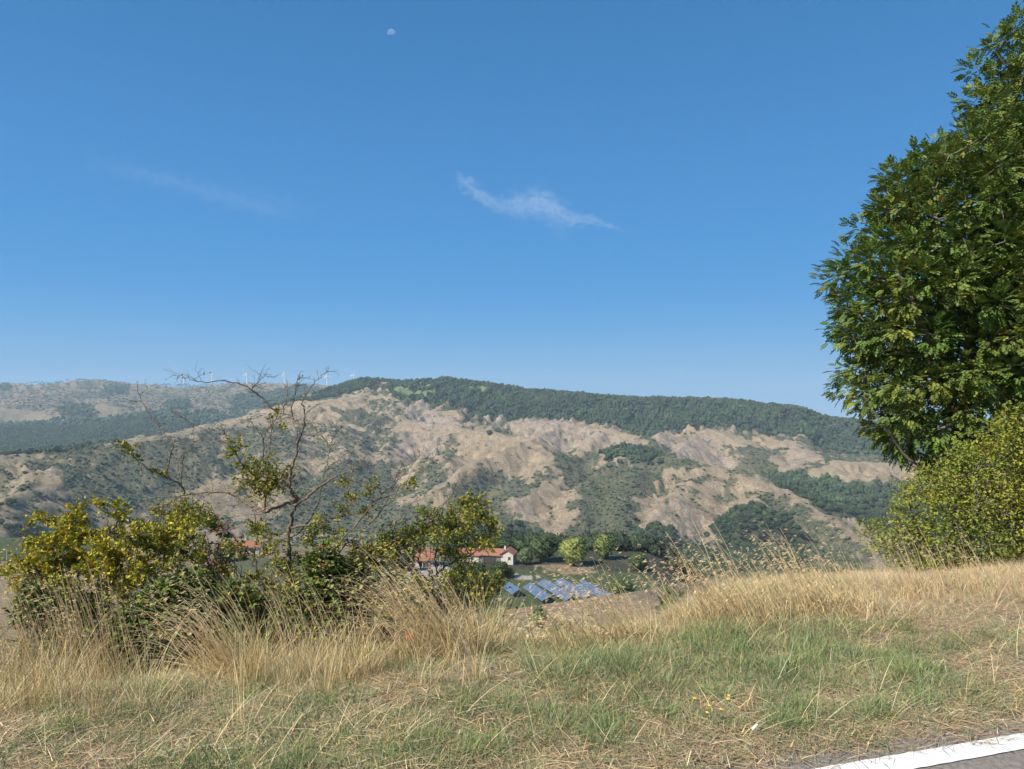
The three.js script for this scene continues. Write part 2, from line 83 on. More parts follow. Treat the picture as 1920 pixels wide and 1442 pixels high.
const PLANTS = {"hawthorn":[[-1.54,-0.248,-5.0],[[24,[[0.0,-0.019,0.0],[-0.009,0.186,0.0],[-0.018,0.372,0.0],[-0.036,0.595,0.0],[-0.047,0.704,-0.02],[-0.036,0.794,-0.02],[0.006,0.94,0.0],[0.021,0.977,0.0],[-0.007,1.029,0.02],[-0.023,1.082,0.03],[-0.019,1.195,0.0],[0.009,1.344,-0.03],[0.051,1.499,-0.05]]],[8,[[0.051,1.499,-0.05],[-0.004,1.533,-0.08],[-0.053,1.563,-0.1],[-0.046,1.659,-0.1],[-0.038,1.76,-0.12],[-0.017,1.81,-0.1],[-0.012,1.849,-0.12]]],[6,[[-0.053,1.563,-0.1],[-0.119,1.609,-0.1],[-0.098,1.726,-0.15],[-0.114,1.835,-0.15]]],[7,[[0.051,1.499,-0.05],[0.076,1.591,0.0],[0.068,1.655,0.05],[0.113,1.745,0.08],[0.167,1.804,0.1],[0.207,1.844,0.1],[0.268,1.884,0.12]]],[8,[[0.051,1.499,-0.05],[0.103,1.523,0.0],[0.17,1.465,0.05],[0.229,1.418,0.1],[0.272,1.368,0.12],[0.284,1.282,0.15],[0.283,1.213,0.2]]],[4,[[0.272,1.368,0.12],[0.33,1.446,0.15],[0.379,1.503,0.2]]],[14,[[0.021,0.977,0.0],[-0.096,0.933,-0.05],[-0.243,0.887,-0.1],[-0.338,0.911,-0.15],[-0.427,0.939,-0.2],[-0.542,1.003,-0.22],[-0.661,1.003,-0.25],[-0.79,0.993,-0.3],[-0.913,0.977,-0.3],[-1.058,0.906,-0.32],[-1.161,0.874,-0.35]]],[9,[[-0.913,0.977,-0.3],[-0.942,1.048,-0.3],[-1.025,1.114,-0.28],[-1.033,1.248,-0.3],[-1.006,1.344,-0.3],[-1.116,1.462,-0.34],[-1.155,1.518,-0.36],[-1.254,1.595,-0.4],[-1.328,1.726,-0.42],[-1.37,1.825,-0.45]]],[7,[[-1.025,1.114,-0.28],[-1.082,1.137,-0.25],[-1.136,1.177,-0.2],[-1.205,1.245,-0.18],[-1.273,1.337,-0.15],[-1.292,1.369,-0.12]]],[6,[[-0.942,1.048,-0.3],[-0.948,1.098,-0.32],[-0.945,1.272,-0.36],[-0.92,1.322,-0.4],[-0.896,1.403,-0.4],[-0.919,1.517,-0.42]]],[5,[[-0.948,1.098,-0.32],[-1.001,1.203,-0.36],[-0.938,1.282,-0.38],[-1.006,1.403,-0.4]]],[9,[[-0.243,0.887,-0.1],[-0.229,1.033,-0.1],[-0.223,1.213,-0.1],[-0.216,1.339,-0.12],[-0.209,1.47,-0.12],[-0.186,1.589,-0.14],[-0.175,1.601,-0.14]]],[8,[[-0.175,1.601,-0.14],[-0.246,1.667,-0.12],[-0.345,1.76,-0.1],[-0.442,1.805,-0.08],[-0.56,1.824,-0.05],[-0.704,1.819,-0.02],[-0.786,1.848,0.0],[-0.862,1.86,0.0]]],[5,[[-0.345,1.76,-0.1],[-0.296,1.793,-0.05],[-0.233,1.845,0.0],[-0.21,1.871,0.0]]],[8,[[-0.223,1.213,-0.1],[-0.248,1.266,-0.06],[-0.228,1.398,-0.02],[-0.278,1.489,0.0],[-0.306,1.554,0.02]]],[6,[[-0.228,1.398,-0.02],[-0.163,1.498,0.05],[-0.067,1.536,0.08]]],[6,[[-0.307,1.148,-0.1],[-0.377,1.216,-0.06],[-0.463,1.343,-0.04],[-0.574,1.424,-0.03],[-0.699,1.5,-0.02],[-0.791,1.553,-0.02],[-0.895,1.629,-0.02]]],[5,[[-0.463,1.343,-0.04],[-0.493,1.44,0.0],[-0.524,1.516,0.0]]],[12,[[0.006,0.94,0.0],[0.122,1.014,0.05],[0.21,1.086,0.1],[0.369,1.172,0.15],[0.471,1.213,0.2],[0.572,1.254,0.25]]],[10,[[-0.022,0.782,0.0],[0.105,0.81,0.05],[0.212,0.844,0.1],[0.359,0.88,0.1],[0.511,0.913,0.12],[0.663,0.954,0.15]]],[13,[[-0.001,0.148,0.0],[-0.145,0.308,-0.1],[-0.271,0.379,-0.15],[-0.344,0.515,-0.2],[-0.331,0.709,-0.2],[-0.363,0.842,-0.22]]],[10,[[-0.344,0.515,-0.2],[-0.514,0.661,-0.25],[-0.655,0.75,-0.3],[-0.775,0.79,-0.3]]],[9,[[0.215,0.47,0.1],[0.347,0.692,0.15],[0.492,0.852,0.15],[0.628,1.012,0.18],[0.758,1.134,0.2],[0.823,1.199,0.2],[0.93,1.325,0.25]]],[8,[[0.252,0.434,0.1],[0.386,0.675,0.1],[0.586,0.854,0.05],[0.673,1.007,0.0],[0.721,1.153,-0.05],[0.773,1.264,-0.08]]],[6,[[0.628,1.012,0.18],[0.744,1.051,0.2],[0.837,1.143,0.22],[0.966,1.236,0.25],[1.038,1.282,0.25]]],[6,[[0.359,0.88,0.1],[0.383,1.014,0.05],[0.408,1.139,0.0],[0.384,1.269,-0.02],[0.426,1.381,-0.05]]],[7,[[-0.047,0.704,-0.02],[-0.011,0.718,-0.15],[0.09,0.865,-0.2],[0.115,1.015,-0.25],[0.148,1.168,-0.3],[0.259,1.248,-0.3],[0.339,1.328,-0.3]]],[7,[[-0.679,0.156,-0.1],[-0.634,0.467,-0.12],[-0.579,0.647,-0.12],[-0.554,0.756,-0.15],[-0.633,0.872,-0.15]]],[9,[[-0.334,0.043,-0.1],[-0.459,0.303,-0.12],[-0.627,0.391,-0.15],[-0.709,0.553,-0.2],[-0.808,0.709,-0.2],[-0.879,0.862,-0.22]]]],[[-0.2,1.195,0.0,0.114],[-0.109,1.158,0.0,0.106],[-0.3,1.094,0.0,0.114],[-0.224,1.041,0.0,0.098],[-0.157,1.101,0.0,0.095],[-0.405,1.361,0.0,0.064],[-0.431,1.308,0.0,0.053],[-0.355,1.222,0.0,0.061],[-0.279,1.176,0.0,0.068],[-1.296,1.344,-0.15,0.045],[-1.229,1.317,-0.15,0.045],[-1.224,1.248,-0.2,0.03],[-1.114,1.153,-0.25,0.034],[-1.043,1.133,-0.25,0.03],[-0.268,0.757,-0.1,0.083],[-0.191,0.708,0.0,0.068],[-0.34,0.756,-0.15,0.061],[-0.885,0.9,-0.2,0.091],[-0.775,0.876,-0.2,0.091],[-0.841,0.779,-0.2,0.083],[-0.938,0.759,-0.2,0.061],[-0.7,0.822,-0.2,0.068],[-0.673,0.739,-0.25,0.068],[-0.574,0.661,-0.25,0.053],[-0.158,1.601,-0.1,0.03],[-0.203,1.551,-0.1,0.026],[-0.067,1.497,0.0,0.03],[0.212,0.818,0.1,0.076],[0.129,0.708,0.0,0.076],[0.304,0.763,0.1,0.068],[0.359,0.91,0.1,0.053],[0.432,1.002,0.1,0.053],[0.563,1.051,0.2,0.045],[0.599,1.123,0.2,0.038],[0.418,1.123,0.2,0.045],[0.852,1.105,0.2,0.045],[0.877,1.129,0.25,0.03],[0.543,0.91,0.1,0.045],[-0.782,0.689,-0.1,0.076],[-1.043,0.709,-0.2,0.061],[-1.12,0.631,-0.2,0.068],[-1.002,0.573,-0.2,0.076],[-0.568,0.861,0.207,0.045],[-1.032,0.604,-0.18,0.058],[-0.883,0.785,-0.256,0.04],[0.393,0.429,0.184,0.055],[-0.619,0.446,-0.213,0.053],[0.034,0.514,0.193,0.047],[0.554,0.377,0.12,0.049],[0.44,0.485,-0.209,0.057],[-0.179,0.641,0.041,0.05],[-0.654,0.752,0.274,0.056],[-0.985,0.494,-0.021,0.041],[-0.465,0.411,-0.035,0.043],[-0.986,0.736,-0.069,0.054],[-0.643,0.69,0.025,0.039],[-1.118,0.385,-0.273,0.058],[0.227,0.321,0.127,0.035],[0.531,0.335,-0.266,0.045],[0.054,0.423,0.185,0.042],[-0.29,0.363,0.294,0.043],[0.334,0.71,0.242,0.042],[-0.615,0.889,0.199,0.036],[-1.137,0.521,-0.299,0.041],[-0.821,0.57,0.054,0.055],[-0.624,0.642,0.047,0.035],[-0.63,0.331,0.001,0.056],[-0.915,0.766,0.175,0.04],[-0.542,0.412,0.269,0.038],[0.529,0.549,0.058,0.06],[0.438,0.445,-0.147,0.055],[-0.808,0.271,-0.255,0.058],[-0.52,0.456,-0.085,0.055],[0.299,0.534,-0.112,0.051],[-0.487,0.377,0.255,0.059],[0.624,0.519,0.2,0.036],[-0.056,0.475,-0.256,0.054],[0.308,0.39,-0.03,0.057],[0.032,0.654,-0.164,0.058],[-0.157,0.623,0.279,0.035],[-0.067,0.57,-0.065,0.057],[-0.829,0.66,-0.014,0.054],[-0.096,0.674,0.113,0.055],[-0.553,0.636,0.243,0.06],[-0.861,0.497,-0.007,0.058],[-0.222,0.417,0.26,0.055],[-0.615,0.318,-0.179,0.045],[-0.672,0.393,0.21,0.039],[-0.035,0.398,0.297,0.053],[-0.581,0.518,-0.129,0.047],[-0.306,0.227,-0.133,0.051],[0.156,0.338,-0.206,0.05],[-0.074,0.178,-0.184,0.05],[0.374,0.432,0.18,0.053],[0.36,0.559,0.183,0.059],[-0.375,0.666,0.161,0.063],[0.474,0.53,0.075,0.057],[-0.11,0.197,-0.077,0.046],[-0.088,0.603,0.24,0.042],[0.476,0.233,-0.154,0.063],[0.046,0.397,-0.219,0.057],[0.283,0.179,-0.076,0.045],[0.167,0.276,-0.166,0.058],[-0.211,0.209,-0.05,0.052],[0.48,0.373,0.135,0.05],[-0.237,0.328,-0.2,0.068],[-0.056,0.523,0.108,0.063],[-0.348,0.41,-0.057,0.06],[-0.068,0.261,0.172,0.058],[-0.532,0.14,-0.21,0.068],[0.164,0.57,0.121,0.044],[-0.334,0.183,-0.139,0.065],[-0.452,0.537,-0.224,0.05],[-0.357,0.287,-0.024,0.06],[-0.533,0.132,-0.195,0.049],[0.182,0.267,-0.226,0.059],[0.411,0.305,-0.097,0.056],[0.307,0.463,0.173,0.055],[0.432,0.493,0.166,0.043],[0.407,0.553,-0.091,0.052],[0.421,0.544,0.038,0.052],[-0.425,0.592,-0.162,0.064],[-0.314,0.393,-0.109,0.054],[-0.36,0.247,-0.103,0.068],[0.441,0.169,-0.174,0.052],[0.369,0.387,-0.06,0.044],[0.422,0.503,-0.199,0.059],[0.138,0.556,-0.081,0.064],[-0.162,0.264,0.08,0.058],[0.34,0.187,-0.192,0.065],[0.188,0.338,-0.014,0.058],[0.526,0.501,-0.107,0.044]]],"thorn":[[-3.158,-0.217,-5.2],[[14,[[0.0,-0.019,0.0],[-0.012,0.213,0.0],[-0.024,0.445,0.0],[-0.051,0.678,0.0],[-0.113,0.859,-0.1]]],[10,[[-0.012,0.213,0.0],[-0.125,0.406,0.0],[-0.245,0.562,0.0],[-0.296,0.658,0.1],[-0.353,0.643,0.1]]],[9,[[-0.024,0.445,0.0],[-0.213,0.66,-0.1],[-0.347,0.751,-0.15],[-0.494,0.755,-0.2]]],[10,[[-0.002,0.097,0.0],[0.208,0.354,0.1],[0.329,0.554,0.15],[0.486,0.696,0.2]]],[9,[[0.208,0.354,0.1],[0.203,0.678,0.0],[0.182,0.776,0.0],[0.1,0.882,-0.05]]],[7,[[0.203,0.678,0.0],[0.212,0.779,-0.1],[0.203,0.867,-0.1]]],[9,[[-0.041,0.135,0.0],[-0.175,0.354,0.1],[-0.292,0.449,0.1],[-0.389,0.506,0.1]]],[8,[[0.329,0.554,0.15],[0.262,0.602,0.2],[0.205,0.625,0.2]]],[8,[[0.248,0.24,0.1],[0.332,0.385,0.15],[0.342,0.392,0.1]]],[9,[[0.329,0.554,0.15],[0.34,0.678,0.0],[0.405,0.72,-0.1],[0.525,0.66,-0.1]]]],[[-0.494,0.751,-0.2,0.047],[-0.391,0.743,-0.15,0.051],[-0.307,0.759,-0.15,0.043],[-0.112,0.831,-0.1,0.063],[-0.06,0.775,-0.05,0.071],[-0.08,0.721,0.0,0.094],[-0.145,0.663,0.0,0.102],[-0.027,0.632,0.0,0.102],[-0.03,0.609,0.1,0.098],[-0.334,0.635,0.1,0.059],[-0.191,0.586,0.1,0.098],[-0.331,0.593,0.0,0.055],[0.1,0.89,-0.05,0.051],[0.203,0.867,-0.1,0.047],[0.224,0.787,-0.1,0.071],[0.133,0.678,0.0,0.043],[0.468,0.685,0.2,0.079],[0.299,0.621,0.2,0.079],[0.22,0.621,0.2,0.071],[-0.381,0.491,0.1,0.075],[-0.299,0.445,0.1,0.087],[-0.316,0.395,0.0,0.079],[0.259,0.491,0.1,0.102],[0.195,0.445,0.1,0.102],[0.323,0.38,0.1,0.102],[0.278,0.323,0.1,0.079],[-0.141,0.468,0.0,0.071],[-0.07,0.482,-0.1,0.087],[-0.039,0.411,-0.15,0.087],[0.373,0.7,-0.1,0.055],[0.466,0.621,-0.1,0.063],[0.323,0.523,0.0,0.079],[0.349,0.423,-0.1,0.079],[0.186,0.66,-0.1,0.055],[-0.605,0.344,-0.1,0.055],[-0.738,0.36,-0.2,0.055],[0.133,0.462,0.175,0.066],[0.489,0.296,0.268,0.069],[0.586,0.459,0.337,0.067],[-0.162,0.588,-0.273,0.059],[0.35,0.295,0.078,0.057],[-0.219,0.12,-0.254,0.071],[-0.278,0.305,-0.143,0.072],[-0.209,0.572,-0.271,0.048],[0.535,0.579,0.065,0.071],[0.127,0.237,-0.084,0.057],[-0.127,0.475,0.166,0.048],[-0.316,0.172,-0.181,0.051],[-0.462,0.135,-0.273,0.068],[0.046,0.661,0.031,0.058],[-0.463,0.173,-0.33,0.051],[-0.375,0.344,-0.285,0.068],[-0.536,0.215,-0.153,0.053],[-0.338,0.354,0.206,0.053],[-0.091,0.208,0.095,0.066],[-0.362,0.162,-0.129,0.077],[0.35,0.273,-0.24,0.068],[-0.383,0.45,-0.028,0.064],[-0.233,0.268,-0.181,0.074],[-0.139,0.631,0.214,0.065],[0.083,0.5,-0.146,0.059],[0.081,0.277,0.331,0.054],[-0.506,0.187,-0.307,0.07],[-0.016,0.388,0.252,0.06],[-0.083,0.473,0.038,0.058],[0.488,0.385,0.27,0.06],[-0.183,0.417,0.013,0.075],[0.511,0.411,-0.081,0.053],[0.335,0.47,0.334,0.07],[0.16,0.364,0.32,0.052],[0.565,0.725,0.111,0.055],[0.777,0.755,-0.105,0.053],[0.655,0.574,0.081,0.058],[0.683,0.794,-0.057,0.068],[0.798,0.482,-0.192,0.045],[1.037,0.408,-0.026,0.06],[0.451,0.805,-0.22,0.056],[0.471,0.574,-0.115,0.051],[0.575,0.624,-0.018,0.043],[1.002,0.389,0.04,0.045],[0.503,0.649,0.13,0.068],[0.846,0.714,-0.254,0.069],[0.705,0.608,-0.084,0.046],[0.838,0.497,-0.03,0.057],[0.612,0.77,-0.157,0.046],[0.58,0.665,-0.052,0.051],[0.323,0.441,-0.273,0.045],[0.516,0.436,0.045,0.058],[0.587,0.66,-0.015,0.064],[0.849,0.763,0.198,0.061],[0.7,0.481,-0.048,0.058],[0.731,0.742,-0.11,0.07],[0.748,0.698,0.11,0.052],[0.595,0.692,0.01,0.049],[0.642,0.679,0.111,0.062],[0.905,0.36,-0.201,0.052]]],"sprawl":[[-0.592,-0.243,-5.1],[[15,[[0.0,-0.019,0.0],[-0.012,0.227,0.0],[0.003,0.36,0.0],[0.056,0.436,0.0],[0.14,0.505,0.0],[0.244,0.54,-0.05],[0.358,0.587,-0.1]]],[8,[[0.003,0.36,0.0],[-0.046,0.46,0.1],[-0.065,0.553,0.1],[-0.047,0.665,0.1],[-0.01,0.796,0.1],[0.046,0.89,0.1]]],[8,[[0.056,0.436,0.0],[0.025,0.548,-0.1],[0.084,0.704,-0.1],[0.162,0.821,-0.1],[0.279,0.918,-0.1],[0.357,0.996,-0.1]]],[7,[[0.162,0.821,-0.1],[0.285,0.856,0.0],[0.381,0.856,0.0],[0.447,0.798,0.0],[0.485,0.722,0.0]]],[7,[[-0.065,0.553,0.1],[-0.16,0.628,0.1],[-0.254,0.684,0.1],[-0.386,0.703,0.1]]],[6,[[-0.01,0.796,0.1],[0.142,0.986,0.12],[0.241,1.113,0.15],[0.342,1.202,0.15]]],[7,[[-0.012,0.227,0.0],[-0.189,0.316,-0.1],[-0.346,0.471,-0.1],[-0.463,0.548,-0.1]]],[8,[[0.003,0.189,0.0],[0.18,0.292,0.1],[0.33,0.33,0.1],[0.442,0.348,0.1]]],[6,[[-0.16,0.628,0.1],[-0.236,0.778,0.1],[-0.161,0.89,0.1],[-0.067,1.002,0.1]]]],[[0.279,0.918,-0.1,0.1],[0.357,0.899,-0.1,0.069],[0.208,0.938,-0.1,0.062],[0.381,0.844,0.0,0.069],[0.458,0.768,0.0,0.069],[0.408,0.779,0.0,0.062],[0.304,0.837,0.0,0.077],[0.162,0.84,-0.1,0.077],[0.084,0.762,-0.1,0.1],[0.024,0.856,0.0,0.062],[0.142,0.704,-0.1,0.077],[-0.01,0.721,0.1,0.1],[-0.104,0.759,0.1,0.069],[-0.16,0.703,0.1,0.1],[-0.254,0.721,0.1,0.1],[-0.328,0.627,0.0,0.093],[-0.251,0.589,0.0,0.093],[-0.424,0.587,-0.1,0.085],[-0.084,0.628,0.1,0.077],[0.123,0.568,-0.1,0.093],[0.221,0.665,-0.1,0.062],[0.247,0.493,0.0,0.085],[0.179,0.423,0.1,0.085],[0.33,0.385,0.1,0.1],[0.292,0.292,0.1,0.085],[0.405,0.33,0.1,0.077],[0.18,0.311,0.1,0.077],[-0.502,0.51,-0.1,0.085],[-0.561,0.607,-0.1,0.069],[-0.424,0.471,-0.1,0.069],[0.056,0.303,0.0,0.062],[0.461,0.441,0.1,0.054],[-0.048,0.89,0.1,0.046],[0.009,0.692,-0.28,0.047],[-0.049,0.419,0.247,0.049],[0.307,0.887,0.297,0.041],[-0.169,0.415,0.082,0.039],[-0.06,0.419,0.248,0.052],[-0.455,0.533,-0.155,0.064],[0.38,0.624,-0.233,0.062],[0.329,0.339,-0.13,0.054],[0.12,0.236,0.099,0.048],[0.135,0.444,0.189,0.047],[-0.037,0.259,0.047,0.051],[-0.138,0.21,-0.219,0.043],[0.245,0.715,0.084,0.044],[-0.29,0.344,-0.096,0.058],[0.483,0.249,-0.282,0.066],[0.439,0.348,-0.005,0.051],[0.246,0.277,-0.145,0.07],[0.175,0.752,0.188,0.06],[0.111,0.733,-0.273,0.039],[0.37,0.644,-0.191,0.04],[0.257,0.761,-0.203,0.067],[0.086,0.751,0.262,0.041],[-0.064,0.405,0.165,0.061],[0.308,0.893,0.196,0.06],[0.297,0.747,0.01,0.039],[-0.201,0.446,-0.125,0.059],[0.431,0.698,0.229,0.061],[0.356,0.609,-0.226,0.063],[-0.248,0.595,0.258,0.052],[0.37,0.217,-0.194,0.064],[0.178,0.533,-0.251,0.067],[-0.377,0.562,-0.016,0.069],[0.365,0.664,0.152,0.058],[0.134,0.718,0.061,0.039]]],"brambleA":[[-2.207,-0.165,-4.75],[[-0.041,0.353,0.0,0.108],[0.102,0.388,0.0,0.101],[-0.147,0.282,0.0,0.108],[0.032,0.247,0.0,0.126],[0.174,0.282,0.0,0.108],[-0.109,0.176,0.0,0.126],[0.07,0.123,0.0,0.126],[-0.252,0.176,0.0,0.101],[-0.358,0.106,0.0,0.101],[0.283,0.176,0.0,0.09],[-0.214,0.053,0.0,0.108],[0.212,0.088,0.0,0.108],[-0.392,0.018,0.0,0.072]]],"brambleB":[[-1.246,-0.13,-4.75],[[-0.004,0.513,0.0,0.093],[-0.039,0.406,0.0,0.101],[0.051,0.371,0.0,0.101],[0.105,0.282,0.0,0.101],[-0.038,0.282,0.0,0.093],[0.016,0.212,0.0,0.101],[0.14,0.406,0.0,0.072],[-0.075,0.477,0.0,0.065],[0.106,0.176,0.0,0.093],[-0.037,0.123,0.0,0.093],[0.176,0.247,0.0,0.079]]],"brambleC":[[-1.655,-0.131,-4.7],[[-0.072,0.157,0.0,0.093],[0.034,0.105,0.0,0.1],[0.14,0.14,0.0,0.093],[0.245,0.157,0.0,0.093],[-0.142,0.07,0.0,0.085],[0.316,0.105,0.0,0.085],[0.105,0.035,0.0,0.085],[-0.038,0.227,0.0,0.064],[-0.215,0.297,0.0,0.078],[0.191,0.262,0.0,0.057]]],"brambleD":[[-3.085,-0.16,-4.9],[[-0.225,0.237,0.0,0.089],[-0.114,0.2,0.0,0.096],[0.032,0.237,0.0,0.089],[-0.186,0.127,0.0,0.096],[-0.038,0.091,0.0,0.096],[0.145,0.127,0.0,0.089],[-0.296,0.127,0.0,0.074],[0.217,0.2,0.0,0.074]]],"ash":[[6.317,-0.705,-10.0],[[1.38,8.03],[0.95,7.83],[0.53,7.52],[0.42,7.09],[0.47,6.82],[0.09,6.78],[0.01,6.55],[0.04,6.2],[-0.35,6.08],[-0.69,6.24],[-0.9,6.01],[-0.92,5.74],[-1.04,5.47],[-1.09,5.08],[-1.27,4.85],[-1.4,4.54],[-1.69,4.24],[-1.81,3.74],[-1.67,3.32],[-1.6,3.01],[-1.81,2.63],[-1.68,2.29],[-1.41,2.07],[-1.18,1.76],[-0.95,1.43],[-0.62,1.12],[-0.28,1.2],[0.25,1.5],[0.79,1.8],[1.55,2.1],[1.98,4.08],[2.03,6.01],[1.75,7.48]],[[-0.01,-0.75,0.0],[0.03,0.67,0.0],[0.07,1.35,0.0],[0.16,2.1,-0.05],[0.27,3.02,-0.1],[0.47,4.11,-0.15],[0.71,5.38,-0.2],[0.92,6.64,-0.2],[1.1,7.83,-0.2]],[[[0.03,0.67,0.0],[-0.27,1.02,0.1],[-0.58,1.22,0.2],[-0.84,1.38,0.2],[-1.18,1.81,0.3],[-1.52,2.18,0.4]],[[0.07,1.35,0.0],[-0.3,2.1,0.3],[-0.69,2.97,0.5],[-1.1,3.82,0.6],[-1.5,4.09,0.7]],[[0.27,3.02,-0.1],[0.25,3.84,-0.4],[-0.01,5.01,-0.6],[-0.38,5.8,-0.5]],[[0.16,2.1,-0.05],[0.17,2.97,0.5],[0.34,3.94,0.7]],[[0.03,1.05,0.0],[0.78,2.1,-0.6],[1.46,3.43,-0.9],[1.83,5.1,-0.9]]]],"ash2":[[8.71,-1.036,-12.0],[[0.78,8.33],[0.11,7.4],[-0.28,6.19],[-0.58,4.81],[-0.7,3.44],[-0.63,2.35],[-0.19,1.89],[1.17,1.89],[3.0,2.25],[3.99,4.81],[3.61,7.58],[2.29,9.64]],[[-0.03,-1.25,0.0],[-0.07,1.17,0.0],[-0.13,2.25,0.0],[-0.08,3.35,0.0],[0.15,4.81,0.0],[0.45,6.19,0.0],[0.86,8.05,0.0]],[[[-0.13,2.25,0.0],[-0.13,3.46,-0.3],[-0.13,4.7,-0.4]],[[-0.07,1.17,0.0],[0.64,2.53,0.0],[1.5,3.89,0.0],[2.45,5.27,0.0]],[[-0.08,3.35,0.0],[-0.05,3.82,0.6],[0.42,4.78,1.0]]]],"bush":[[5.418,-0.754,-8.2],[[-1.35,0.85],[-1.22,0.78],[-0.91,0.77],[-0.85,0.98],[-0.9,1.13],[-0.72,1.26],[-0.53,1.41],[-0.28,1.6],[-0.03,1.72],[0.22,1.78],[0.35,1.97],[0.79,2.22],[1.53,2.09],[2.14,1.6],[2.24,0.67],[1.91,0.0],[0.74,-0.03],[0.12,0.0],[-0.37,0.15],[-0.74,0.15],[-0.92,0.24],[-1.1,0.46],[-1.41,0.61],[-1.22,0.67]]]};
// ---------------------------------------------------------------- shape of the land
const noiseA = createNoise2D(rng(11)), noiseB = createNoise2D(rng(12)), noiseC = createNoise2D(rng(13));
const clamp = (v, a, b) => Math.min(b, Math.max(a, v)), mix = (a, b, t) => a + (b - a) * t;
const sstep = (a, b, v) => { const t = clamp((v - a) / (b - a), 0, 1); return t * t * (3 - 2 * t); };
const smax = (a, b, k) => { const h = Math.max(k - Math.abs(a - b), 0) / k; return Math.max(a, b) + h * h * k * 0.25; };
function table(t, v) {
  if (v <= t[0][0]) return t[0][1];
  for (let i = 1; i < t.length; i++) if (v < t[i][0]) return mix(t[i - 1][1], t[i][1], (v - t[i - 1][0]) / (t[i][0] - t[i - 1][0]));
  return t[t.length - 1][1];
}
const fbm = (n, x, y, o) => { let s = 0, a = 1, t = 0; for (let i = 0; i < o; i++) { s += a * n(x, y); t += a; a *= 0.5; x *= 2.03; y *= 2.03; } return s / t; };
const NEAR0 = [[-400, -12], [-40, -1.2], [-5.6, -0.02], [0, 0], [3, 0], [4, 0.0], [4.5, -0.07], [5, -0.22], [6, -0.62], [8, -1.4], [12, -2.9], [20, -5.6], [40, -11.7], [80, -23.5], [120, -35.5], [150, -44.5], [180, -51.5], [200, -54]];
const NEAR1 = [...NEAR0.slice(0, 5), [4.5, -0.02], [5.6, -0.17], [7, -0.52], [8.2, -0.85], [9.5, -1.25], [12, -2.1], [20, -5], [40, -11.7], [80, -23], [120, -33], [170, -46], [200, -52]];
const NEARM = [...NEAR0, [230, -55.5], [270, -57.5], [310, -60.5], [360, -72], [450, -97], [700, -150], [850, -178], [1000, -190], [2000, -230]];
const NEARL = [...NEAR0, [300, -64], [400, -73], [440, -84], [520, -110], [700, -160], [850, -180], [1000, -190], [2000, -230]];
const NEARR = [...NEAR1, [230, -66], [270, -82], [360, -108], [450, -125], [700, -162], [850, -182], [1000, -190], [2000, -230]];
const ROAD_P = [1.193, -2.755], ROAD_U = [0.9604, -0.2785];           // the road's edge line
const fromRoad = (x, z) => -0.2785 * (x - ROAD_P[0]) - 0.9604 * (z - ROAD_P[1]);   // metres beyond the line, on the valley side
for (const r of RIDGES) {
  r[2].reduce((a, p, i, l) => { p[3] = i ? a + Math.hypot(p[0] - l[i - 1][0], p[2] - l[i - 1][2]) : 0; return p[3]; }, 0);
  const xs = r[2].map((p) => p[0]), zs = r[2].map((p) => p[2]);
  r.push([Math.min(...xs) - 700, Math.max(...xs) + 700, Math.min(...zs) - 700, Math.max(...zs) + 700]);
}
function baseH(x, d) {
  let s = 0, w = 0;
  for (const b of BASE) { const dx = x - b[0], dd = d - b[1], q = 1 / (dx * dx + dd * dd * 2 + 20000), k = q * q * q; s += k * b[2]; w += k; }
  return s / w;
}
let hollow = 0;                                                      // how deep in a gully the last point asked for lies, 0 to 1
